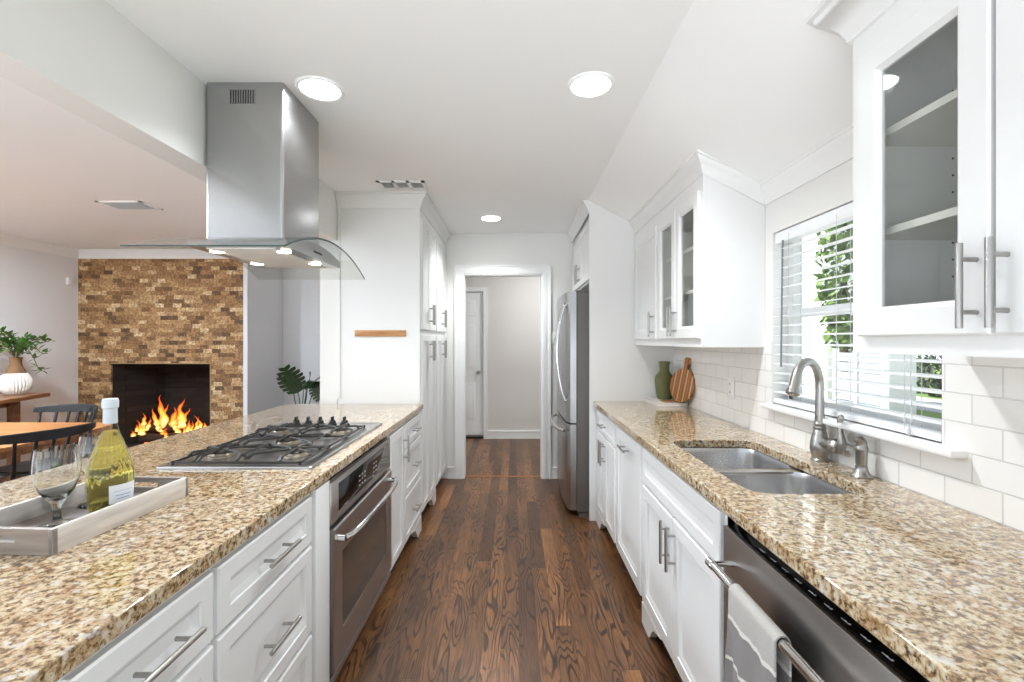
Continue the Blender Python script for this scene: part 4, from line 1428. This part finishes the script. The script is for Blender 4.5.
gt = NT('smoke_glass')
x, y, z = gt.xyz()
gc = gt.ramp(gt.m('DIVIDE', z, 0.19), [(0.0, (0.34, 0.33, 0.30, 1)), (0.34, (0.50, 0.50, 0.47, 1)), (0.50, (0.90, 0.91, 0.90, 1)), (1.0, (0.97, 0.98, 0.98, 1))])
gt.set(Base_Color=gc, Roughness=0.0, Transmission_Weight=1.0, IOR=1.45)
MT['smoke'] = gt.mat
def goblet(x, y, label):
    prof_o = [(0, 0.0), (0.042, 0.0), (0.043, 0.004), (0.038, 0.007), (0.018, 0.013), (0.011, 0.022), (0.0095, 0.040), (0.0125, 0.052), (0.026, 0.068), (0.045, 0.090), (0.0575, 0.118), (0.0605, 0.142), (0.0575, 0.170), (0.0545, 0.190)]
    prof_i = [(0.0530, 0.190), (0.0560, 0.169), (0.0590, 0.142), (0.0560, 0.119), (0.0432, 0.092), (0.022, 0.073), (0.0, 0.066)]
    mb = MB(); mb.lathe([(r * (1.0 if h < 0.01 else 0.72), h) for r, h in prof_o + prof_i], (x, y, CT + 0.0105), 48)
    return tag(mb.build('goblet', 'smoke', sharp=80), label, 'glass', 'smoky glass goblets on the tray')
goblet(-1.094, 1.100, 'smoky glass goblet standing on the tray left of the wine bottle')
goblet(-1.140, 1.262, 'smoky glass goblet half hidden behind the wine bottle')

WX, WY_ = -1.050, 1.195
z0 = CT + 0.0105
t = thing('wine_bottle', (WX, WY_, z0), 'clear fluted bottle of pale yellow wine with white foil top on the tray', 'bottle')
bgm = thin_glass('bottle_glass', (0.985, 0.99, 0.96, 1), 1.0, 0.02)
wl = NT('white_wine'); n = wl.noise(wl.obj(), 4, 1)
wc = wl.mix(n, (0.94, 0.87, 0.20, 1), (0.96, 0.90, 0.28, 1))
wl.set(Base_Color=wc, Roughness=0.02, Transmission_Weight=1.0, IOR=1.12)
outer = [(0.00000, 0.0), (0.03872, 0.0), (0.04400, 0.004), (0.04576, 0.02), (0.04708, 0.05), (0.04884, 0.085), (0.04840, 0.105), (0.04400, 0.130), (0.03608, 0.158), (0.02640, 0.186), (0.01848, 0.208), (0.01452, 0.228), (0.01320, 0.285)]
inner = [(0.0135, 0.285), (0.0148, 0.228), (0.019, 0.208), (0.028, 0.186), (0.039, 0.158), (0.048, 0.130), (0.0530, 0.105), (0.0535, 0.085), (0.0515, 0.05), (0.050, 0.02), (0.046, 0.010), (0, 0.012)]
mb = MB(); mb.lathe(outer, (WX, WY_, z0), 72, flute=18, famp=0.06, frange=(0.06, 0.225)); 
bt = mb.build('bottle_glass', bgm, t, sharp=80)
mb = MB()
liq = [(0.00000, 0.006), (0.04004, 0.0062), (0.04365, 0.02), (0.04497, 0.05), (0.04673, 0.085), (0.04629, 0.105), (0.04189, 0.130), (0.03397, 0.158), (0.02429, 0.186), (0.01637, 0.208), (0.01452, 0.214), (0.00000, 0.214)]
mb.lathe(liq, (WX, WY_, z0), 72, flute=18, famp=0.06, frange=(0.06, 0.22)); mb.build('wine', wl.mat, t, sharp=80)
mb = MB(); mb.lathe([(0.01461, 0.232), (0.01514, 0.234), (0.01452, 0.270), (0.01716, 0.273), (0.01760, 0.288), (0.01584, 0.296), (0.00000, 0.297)], (WX, WY_, z0), 32)
mb.build('foil_top', plain('pale_blue_foil', S(204, 212, 220), 0.45, 0.1), t)
def curved_label(name, mat, a0, a1, zlo, zhi, dr):
    def rad(zv):
        for (r0, h0), (r1, h1) in zip(outer[1:], outer[2:]):
            if h0 <= zv <= h1 and h1 > h0: return r0 + (r1 - r0) * (zv - h0) / (h1 - h0)
        return 0.05
    g = []
    for i in range(9):
        zv = zlo + (zhi - zlo) * i / 8
        g.append([(WX + (rad(zv) * 1.015 + dr) * math.cos(a0 + (a1 - a0) * k / 16), WY_ + (rad(zv) * 1.015 + dr) * math.sin(a0 + (a1 - a0) * k / 16), z0 + zv) for k in range(17)])
    mb = MB(); mb.sheet(g, 0.0004)
    return mb.build(name, mat, t)
lab = curved_label('label', plain('paper_label', S(232, 234, 238), 0.6), math.radians(-52), math.radians(22), 0.034, 0.080, 0.0008)
curved_label('label_print', plain('blue_print', S(150, 170, 205), 0.6), math.radians(-42), math.radians(8), 0.064, 0.063, 0.0015)
curved_label('label_print', plain('blue_print', S(150, 170, 205), 0.6), math.radians(-38), math.radians(4), 0.052, 0.054, 0.0015)
curved_label('label_print', plain('blue_print', S(150, 170, 205), 0.6), math.radians(-34), math.radians(0), 0.044, 0.046, 0.0015)

# ------------------------------------------------------------------ vase, board and book on the right counter
t = thing('hardcover_book', (1.10, 3.33, CT), 'closed pale book lying on the far end of the right counter under the vase', 'book')
bx0, bx1, by0, by1 = 0.985, 1.205, 3.185, 3.475
mb = MB(); mb.box(bx0, bx1, by0, by1, CT + 0.001, CT + 0.004, 0.001); mb.box(bx0, bx1, by0, by1, CT + 0.024, CT + 0.027, 0.001)
mb.box(bx0, bx0 + 0.004, by0, by1, CT + 0.001, CT + 0.027); mb.build('cover', 'bookcover', t)
mb = MB(); mb.box(bx0 + 0.005, bx1 - 0.006, by0 + 0.005, by1 - 0.005, CT + 0.004, CT + 0.024); mb.build('pages', 'bookpage', t)
mb = MB(); mb.box(1.045, 1.185, 3.20, 3.30, CT + 0.0272, CT + 0.033, 0.002)
tag(mb.build('wooden_coaster', 'bookwood'), 'thin brown wooden piece lying on the pale book', 'coaster')
mb = MB()
mb.lathe([(0, 0), (0.043, 0), (0.050, 0.006), (0.058, 0.04), (0.066, 0.10), (0.068, 0.140), (0.064, 0.165), (0.048, 0.188), (0.037, 0.202), (0.034, 0.220), (0.036, 0.250), (0.041, 0.270), (0.041, 0.277),
          (0.036, 0.277), (0.031, 0.250), (0.029, 0.220), (0.033, 0.203), (0, 0.196)], (1.106, 3.395, CT + 0.0275), 44)
tag(mb.build('ceramic_vase', 'vasegreen'), 'olive green bottle-shaped ceramic vase on the book by the corner', 'vase')
# striped board leaning on the tiled wall
mb = MB()
pts = []
for k in range(48):
    a = 2 * PI * k / 48
    pts.append((0.112 * math.cos(a), 0.118 + 0.118 * math.sin(a)))
mb.prism(pts, 'y', -0.009, 0.009, 0.003)
handle = []
hp = [(-0.022, 0.228), (-0.020, 0.255), (-0.027, 0.280), (-0.024, 0.302), (-0.012, 0.314), (0.012, 0.314), (0.024, 0.302), (0.027, 0.280), (0.020, 0.255), (0.022, 0.228)]
mb.prism(hp, 'y', -0.009, 0.009, 0.003)
M_ = Matrix.Translation((1.140, 3.185, CT + 0.0335)) @ Matrix.Rotation(math.radians(-66), 4, 'Z') @ Matrix.Rotation(math.radians(-9), 4, 'X') @ Matrix.Rotation(math.radians(6), 4, 'Y')
bd = mb.build('cutting_board', 'board')
bd.matrix_world = M_ @ Matrix.Translation(bd.location)
tag(bd, 'round striped wooden cutting board with a short handle leaning in the corner', 'cutting board')
# ------------------------------------------------------------------ living room
# log fire
t = thing('log_fire', (-4.18, 5.72, 0.10), 'burning log fire in the black brick firebox', 'fire')
rnd = random.Random(11)
def log(p, q, r):
    mb = MB()
    p, q = Vector(p), Vector(q)
    n = 7
    mb.tube([p.lerp(q, k / n) + Vector((0, 0, 0.012 * math.sin(k * 1.7))) for k in range(n + 1)], [r * (0.9 + 0.12 * math.sin(k * 2.3)) for k in range(n + 1)], 12)
    mb.build('log', 'log', t)
log((-4.58, 5.66, 0.175), (-3.86, 5.60, 0.185), 0.065)
log((-4.60, 5.85, 0.185), (-3.90, 5.82, 0.175), 0.070)
log((-4.50, 5.62, 0.300), (-4.02, 5.86, 0.280), 0.055)
log((-4.48, 5.84, 0.315), (-3.78, 5.64, 0.255), 0.045)
log((-4.66, 5.76, 0.31), (-4.35, 5.74, 0.42), 0.03)
mb = MB()
for k in range(46):
    c = (rnd.uniform(-4.60, -3.75), rnd.uniform(5.58, 5.9), 0.105)
    s = rnd.uniform(0.018, 0.042)
    mb.lathe([(0, 0), (s, 0.004), (s * 0.9, s * 0.7), (0, s)], c, 7, Matrix.Rotation(rnd.uniform(0, 3), 4, 'Z'))
et = NT('glowing_embers')
nn = et.noise(et.obj(), 14, 3)
et.set(Base_Color=S(30, 20, 16), Roughness=0.9, Emission_Color=et.ramp(nn, [(0.42, (0.02, 0.0, 0.0, 1)), (0.55, (1.0, 0.12, 0.01, 1)), (0.7, (1.0, 0.45, 0.08, 1))]), Emission_Strength=2.2)
eo = mb.build('ember_bed', et.mat, t); eo['kind'] = 'stuff'
def flame_mat():
    ft_ = NT('flame')
    tc = ft_.n('TexCoord')
    sp = ft_.n('SeparateXYZ'); ft_.link(tc.outputs['Generated'], sp.inputs[0])
    gz = sp.outputs[2]
    lw = ft_.n('LayerWeight'); lw.inputs[0].default_value = 0.5
    nz = ft_.noise(tc.outputs['Object'], 16, 3, 0.6, 1.0)
    col = ft_.ramp(ft_.m('ADD', gz, ft_.m('MULTIPLY', lw.outputs[1], 0.35)), [(0.0, (1.0, 0.36, 0.04, 1)), (0.22, (1.0, 0.66, 0.22, 1)), (0.5, (1.0, 0.34, 0.04, 1)), (0.85, (1.0, 0.10, 0.01, 1))])
    em = ft_.n('Emission'); ft_.link(col, em.inputs[0])
    ft_.put(em.inputs[1], ft_.m('MULTIPLY_ADD', ft_.m('SUBTRACT', 1.0, lw.outputs[1]), 2.4, 0.4))
    tr = ft_.n('BsdfTransparent')
    al = ft_.m('MULTIPLY', ft_.m('POWER', ft_.m('SUBTRACT', 1.0, lw.outputs[1]), 1.8), ft_.m('MAXIMUM', ft_.m('MULTIPLY_ADD', nz, 3.4, -0.85), 0.0))
    al = ft_.m('MULTIPLY', al, ft_.m('MULTIPLY_ADD', gz, -0.55, 1.05))
    al = ft_.m('MINIMUM', al, 1.0)
    mx = ft_.n('MixShader'); ft_.link(al, mx.inputs[0]); ft_.link(tr.outputs[0], mx.inputs[1]); ft_.link(em.outputs[0], mx.inputs[2])
    ft_.link(mx.outputs[0], ft_.out.inputs['Surface'])
    return ft_.mat
FM = flame_mat()
def flame(x, y, z, h, r, lean):
    mb = MB()
    n = 16
    pts, rs = [], []
    ph, p2 = rnd.uniform(0, 6), rnd.uniform(0, 6)
    for k in range(n + 1):
        s = k / n
        pts.append((x + lean * s * s * h + h * s * (0.10 * math.sin(ph + s * 5) + 0.035 * math.sin(p2 + s * 15)), y + 0.05 * h * s * math.cos(ph + s * 4), z + h * s))
        w = math.sin(PI * (0.14 + 0.86 * s ** 0.60)) ** 1.2
        rs.append(max(0.0015, r * w * (1 + 0.22 * math.sin(p2 + s * 17))))
    mb.tube(pts, rs, 14)
    mb.build('flame', FM, t)
fl = [(-4.34, 5.68, 0.28, 0.42, 0.050, 0.0), (-4.13, 5.70, 0.28, 0.38, 0.048, 0.10), (-4.24, 5.74, 0.26, 0.28, 0.055, -0.1), (-4.29, 5.64, 0.34, 0.25, 0.035, 0.1), (-4.07, 5.66, 0.30, 0.24, 0.035, 0.2), (-4.40, 5.66, 0.30, 0.24, 0.035, -0.2)]
for k in range(34):
    fl.append((rnd.uniform(-4.62, -3.74), rnd.uniform(5.53, 5.72), rnd.uniform(0.14, 0.30), rnd.uniform(0.07, 0.20), rnd.uniform(0.018, 0.036), rnd.uniform(-0.5, 0.5)))
for a in fl:
    flame(*a)
fd = bpy.data.lights.new('fire_glow', 'POINT'); fd.energy = 2.5; fd.color = (1.0, 0.42, 0.12); fd.shadow_soft_size = 0.12
fo = bpy.data.objects.new('fire_glow', fd); COL.objects.link(fo); fo.parent = t; fo.location = (-0.02, -0.22, 0.36)

# sensor box on the wall corner
mb = MB(); mb.box(LX + 0.001, LX + 0.03, 5.30, 5.36, 2.02, 2.10, 0.004)
tag(mb.build('wall_sensor', 'plastic'), 'small white sensor box on the living room wall beside the stone fireplace', 'sensor')

# dining table
def slab(pts, z0, z1, mat, name, parent, bev=0.004):
    mb = MB(); mb.prism(pts, 'z', z0, z1)
    return mb.build(name, mat, parent, bevel=bev)
t = thing('dining_table', (-3.6, 3.0, 0), 'honey-coloured wooden dining table with rounded corners beyond the peninsula', 'table')
slab(rrect(-4.28, -2.95, 2.50, 3.50, 0.22, 8), 0.72, 0.75, 'oaktable', 'tabletop', t)
mb = MB()
for (a, b, c, d) in ((-4.10, -3.15, 2.66, 2.69), (-4.10, -3.15, 3.31, 3.34), (-4.10, -4.07, 2.66, 3.34), (-3.18, -3.15, 2.66, 3.34)):
    mb.box(a, b, c, d, 0.64, 0.72)
mb.build('apron', 'oaktable', t)
for x in (-4.05, -3.20):
    for y in (2.71, 3.29):
        mb = MB(); mb.cyl((x, y, 0.0), (x, y, 0.72), 0.022, 16, 0.032); mb.build('leg', 'oaktable', t)

# spindle-back chairs, built facing -x about the origin of the seat
def make_chair(label):
    t = thing('dining_chair', (0, 0, 0), label, 'chair', 'black spindle-back dining chairs')
    seat = [(0.21 * math.copysign(abs(math.cos(a)) ** 0.7, math.cos(a)) - 0.0, 0.225 * math.copysign(abs(math.sin(a)) ** 0.6, math.sin(a))) for a in [2 * PI * k / 36 for k in range(36)]]
    mb = MB()
    mb.loft([[(x * 0.93, y * 0.93, 0.425) for x, y in seat], [(x, y, 0.435) for x, y in seat], [(x, y, 0.448) for x, y in seat], [(x * 0.95, y * 0.95, 0.455) for x, y in seat], [(x * 0.6, y * 0.6, 0.446) for x, y in seat]])
    mb.build('seat', 'chairblack', t)
    for sx in (-1, 1):
        for sy in (-1, 1):
            mb = MB(); mb.cyl((0.14 * sx, 0.15 * sy, 0.43), (0.20 * sx, 0.21 * sy, 0.0), 0.019, 12, 0.013); mb.build('leg', 'chairblack', t)
    mb = MB()
    for sx in (-1, 1): mb.cyl((0.172 * sx, -0.182, 0.2), (0.172 * sx, 0.182, 0.2), 0.010, 8)
    mb.build('stretcher', 'chairblack', t)
    # curved top rail
    def rail(s):  # s -1..1
        y = 0.262 * s
        return (0.305 - 0.125 * abs(s) ** 2.2, y)
    g0, g1 = [], []
    n = 24
    loops = []
    for k in range(n + 1):
        s = -1 + 2 * k / n
        x, y = rail(s)
        x2, y2 = rail(min(1, s + 0.01)); x1, y1 = rail(max(-1, s - 0.01))
        tx, ty = x2 - x1, y2 - y1
        l = math.hypot(tx, ty); nx, ny = ty / l * 0.010, -tx / l * 0.010
        hh = 0.030 * (1 - 0.35 * abs(s) ** 3)
        loops.append([(x - nx, y - ny, 0.83 - hh), (x + nx, y + ny, 0.83 - hh), (x + nx + 0.012, y + ny, 0.83 + hh), (x - nx + 0.012, y - ny, 0.83 + hh)])
    mb = MB(); mb.loft(loops); mb.build('top_rail', 'chairblack', t, bevel=0.004)
    for k in range(7):
        s = -0.88 + 1.76 * k / 6
        x, y = rail(s)
        bx, by = 0.185 - 0.11 * abs(s) ** 2.2, 0.20 * s
        mb = MB(); mb.tube([(bx, by, 0.445), ((bx + x) / 2, (by + y) / 2, 0.62), (x, y, 0.815)], [0.0085, 0.0115, 0.0085], 10); mb.build('spindle', 'chairblack', t)
    return t
c1 = make_chair('black spindle-back chair nearest the counter, its curved back towards the camera')
c1.location = (-2.955, 2.76, 0); c1.rotation_euler = (0, 0, math.radians(-18))
c2 = copy_tree(c1)
c2['label'] = 'black spindle-back chair on the far side of the dining table, facing the camera'
c2.location = (-3.52, 3.40, 0); c2.rotation_euler = (0, 0, math.radians(86))

# desk against the left wall with the vase
t = thing('console_table', (-4.83, 3.9, 0), 'brown wooden console table against the left wall holding a leafy vase', 'table')
slab([(-5.15, 3.2), (-4.36, 3.2), (-4.50, 4.10), (-4.64, 4.60), (-5.15, 4.62)], 0.815, 0.85, 'walnut', 'tabletop', t)
mb = MB(); mb.box(-5.12, -4.68, 3.32, 4.35, 0.755, 0.815); mb.build('apron', 'walnut', t)
for x, y in ((-5.08, 3.36), (-4.62, 3.36), (-5.08, 4.3), (-4.66, 4.28)):
    mb = MB(); mb.box(x - 0.032, x + 0.032, y - 0.032, y + 0.032, 0, 0.815, 0.004); mb.build('leg', 'walnut', t)

VX, VY, VZ = -4.835, 4.46, 0.85
t = thing('ceramic_vase', (VX, VY, VZ), 'white ribbed vase with brown neck and green branches on the console table', 'vase')
mb = MB(); mb.lathe([(0, 0), (0.066, 0), (0.078, 0.006), (0.102, 0.05), (0.113, 0.095), (0.110, 0.135), (0.094, 0.180), (0.078, 0.207), (0, 0.207)], (VX, VY, VZ), 224, flute=28, famp=0.16, frange=(0.008, 0.20))
mb.build('vase_body', 'vasewhite', t, sharp=80)
mb = MB(); mb.lathe([(0.0785, 0.205), (0.068, 0.230), (0.052, 0.262), (0.043, 0.295), (0.043, 0.325), (0.048, 0.352), (0.050, 0.360), (0.044, 0.360), (0.038, 0.325), (0.039, 0.29), (0, 0.28)], (VX, VY, VZ), 48)
mb.build('vase_neck', 'vasebrown', t)
def leaf_quad(b, p, d, up, L, W):
    d = d.normalized(); s = d.cross(up)
    s = s.normalized() if s.length > 1e-4 else d.orthogonal().normalized()
    n_ = s.cross(d)
    pr = [(0, 0, 0), (0.25, 0.42, 0.05), (0.55, 0.5, 0.06), (0.8, 0.28, 0.0), (1.0, 0, -0.08)]
    mid = [b.verts.new(p + d * (L * a) - n_ * (L * 0.02)) for a, w, h in pr]
    lf = [b.verts.new(p + d * (L * a) + s * (W * w) + n_ * (L * h)) for a, w, h in pr[1:-1]]
    rt = [b.verts.new(p + d * (L * a) - s * (W * w) + n_ * (L * h)) for a, w, h in pr[1:-1]]
    for side in (lf, rt):
        b.faces.new((mid[0], mid[1], side[0])); b.faces.new((mid[1], mid[2], side[1], side[0])); b.faces.new((mid[2], mid[3], side[2], side[1])); b.faces.new((mid[3], mid[4], side[2]))
rnd = random.Random(21)
top = Vector((VX, VY, VZ + 0.34))
ends = [(0.10, -0.02, 0.05), (0.26, -0.05, 0.20), (0.36, -0.02, 0.18), (0.40, -0.10, 0.06), (0.30, -0.06, -0.10), (0.20, -0.08, 0.12), (-0.08, 0.0, 0.24), (-0.20, -0.06, 0.32), (-0.12, -0.10, 0.16), (-0.30, -0.02, 0.18), (0.02, -0.08, 0.12), (-0.22, -0.08, 0.02)]
ms, ml = MB(), MB()
for e in ends:
    e = Vector(e)
    pts = []
    for k in range(9):
        s = k / 8
        pts.append(top + Vector((e.x * s, e.y * s, e.z * s + 0.10 * math.sin(PI * min(1, s * 1.1)) * (1 if e.z > -0.05 else 1.6))) + Vector((rnd.uniform(-.008, .008), rnd.uniform(-.008, .008), 0)))
    ms.tube([top + Vector((0, 0, -0.2))] + pts, [0.004] * 3 + [0.003] * 7, 6)
    for k in range(3, 9):
        for q in range(5):
            d = Vector((rnd.uniform(-1, 1), rnd.uniform(-1, 0.6), rnd.uniform(-0.5, 0.8)))
            leaf_quad(ml.bm, pts[k] + d * 0.012, d, Vector((0, 0, 1)), rnd.uniform(0.045, 0.075), rnd.uniform(0.022, 0.036))
ms.build('branches', 'stem', t)
ml.build('leaves', 'leaf', t)

# monstera in a planter against the far wall
MX, MY = -2.72, 5.86
t = thing('potted_plant', (MX, MY, 0), 'dark green split-leaf plant in the corner right of the stone fireplace', 'plant')
mb = MB(); mb.lathe([(0, 0), (0.13, 0), (0.14, 0.01), (0.175, 0.34), (0.18, 0.36), (0.168, 0.36), (0.16, 0.31), (0, 0.31)], (MX, MY, 0), 36); mb.build('planter', 'pot', t)
mb = MB(); mb.lathe([(0, 0.318), (0.158, 0.318), (0.158, 0.312), (0, 0.312)], (MX, MY, 0), 30); mb.build('soil', 'soil', t)
def monstera_leaf(base, tip, side, L, W, curl):
    d = (Vector(tip) - Vector(base)).normalized()
    s = Vector(side).normalized(); s = (s - d * s.dot(d)).normalized()
    n_ = d.cross(s)
    b = bmesh.new()
    N = 7
    o = Vector(base)
    mid = []
    for k in range(2 * N + 1):
        u = k / (2 * N)
        mid.append(o + d * (L * u) + n_ * (-curl * u * u * L))
    mv = [b.verts.new(p) for p in mid]
    for sg in (1, -1):
        for k in range(N):
            u = (k + 0.5) / N
            w = W * math.sin(PI * (0.16 + 0.80 * u)) ** 0.7
            a = 2 * k
            # one finger: root at mid a..a+2, outer edge leaning to the tip
            lean = 0.16 * L
            o1 = b.verts.new(mid[a] + s * (sg * w * 0.95) + d * (lean * 0.55) - n_ * (curl * 0.35 * w) )
            o2 = b.verts.new(mid[a + 1] + s * (sg * w) + d * (lean * 0.75) - n_ * (curl * 0.4 * w))
            i1 = b.verts.new(mid[a] + s * (sg * w * 0.45) + d * (lean * 0.2))
            i2 = b.verts.new(mid[a + 2] + s * (sg * w * 0.45) + d * (lean * 0.2))
            b.faces.new((mv[a], mv[a + 1], mv[a + 2], i2, i1))
            b.faces.new((i1, i2, o2, o1))
    bmesh.ops.recalc_face_normals(b, faces=b.faces[:])
    bmesh.ops.solidify(b, geom=b.faces[:], thickness=0.002)
    m = MB(); m._merge(b)
    return m
specs = [((-2.70, 5.74, 0.72), (-2.84, 5.66, 1.08), (1, 0.3, 0.35), 0.36, 0.16, 0.15),
         ((-2.60, 5.78, 0.78), (-2.40, 5.70, 1.00), (0.2, 0.9, 0.5), 0.30, 0.10, 0.25),
         ((-2.50, 5.78, 0.86), (-2.42, 5.70, 0.62), (1, 0.3, 0.1), 0.24, 0.10, 0.2),
         ((-2.62, 5.80, 0.80), (-2.44, 5.66, 0.96), (0.3, 0.2, 1.0), 0.26, 0.05, -0.3),
         ((-2.66, 5.80, 0.80), (-2.50, 5.62, 0.86), (0.2, 0.3, 1.0), 0.22, 0.06, 0.3),
         ((-2.82, 5.84, 0.78), (-3.00, 5.80, 0.92), (0.3, 0.9, 0.3), 0.20, 0.06, 0.2)]
for b_, tp, sd_, L_, W_, c_ in specs:
    lf = monstera_leaf(b_, tp, sd_, L_, W_, c_).build('leaf', 'leafdark', t)
    mb = MB()
    B = Vector(b_); q0 = Vector((MX + (B.x - MX) * 0.2, MY - 0.02, 0.315))
    m_ = q0.lerp(B, 0.5) + Vector(((B.x - MX) * 0.15, 0, 0.10))
    mb.tube([q0, q0.lerp(m_, 0.5) + Vector((0, 0, 0.03)), m_, m_.lerp(B, 0.6) + Vector((0, 0, 0.02)), B], [0.007, 0.0065, 0.006, 0.005, 0.004], 8)
    mb.build('stalk', plain('green_stalk', S(58, 78, 44), 0.5), t)

# hall ceiling lamp, just beyond the doorway head
t = thing('hall_ceiling_light', (0.55, 5.5, H), 'round flush ceiling light in the hall behind the doorway', 'ceiling light')
mb = MB(); mb.lathe([(0, -0.05), (0.10, -0.04), (0.13, -0.02), (0.135, 0.0)], (0.55, 5.5, H), 32); mb.build('glass_dome', emitter('hall_lamp_glow', (0.92, 0.97, 1.0, 1), 112.0), t)
bpy.context.view_layer.update()
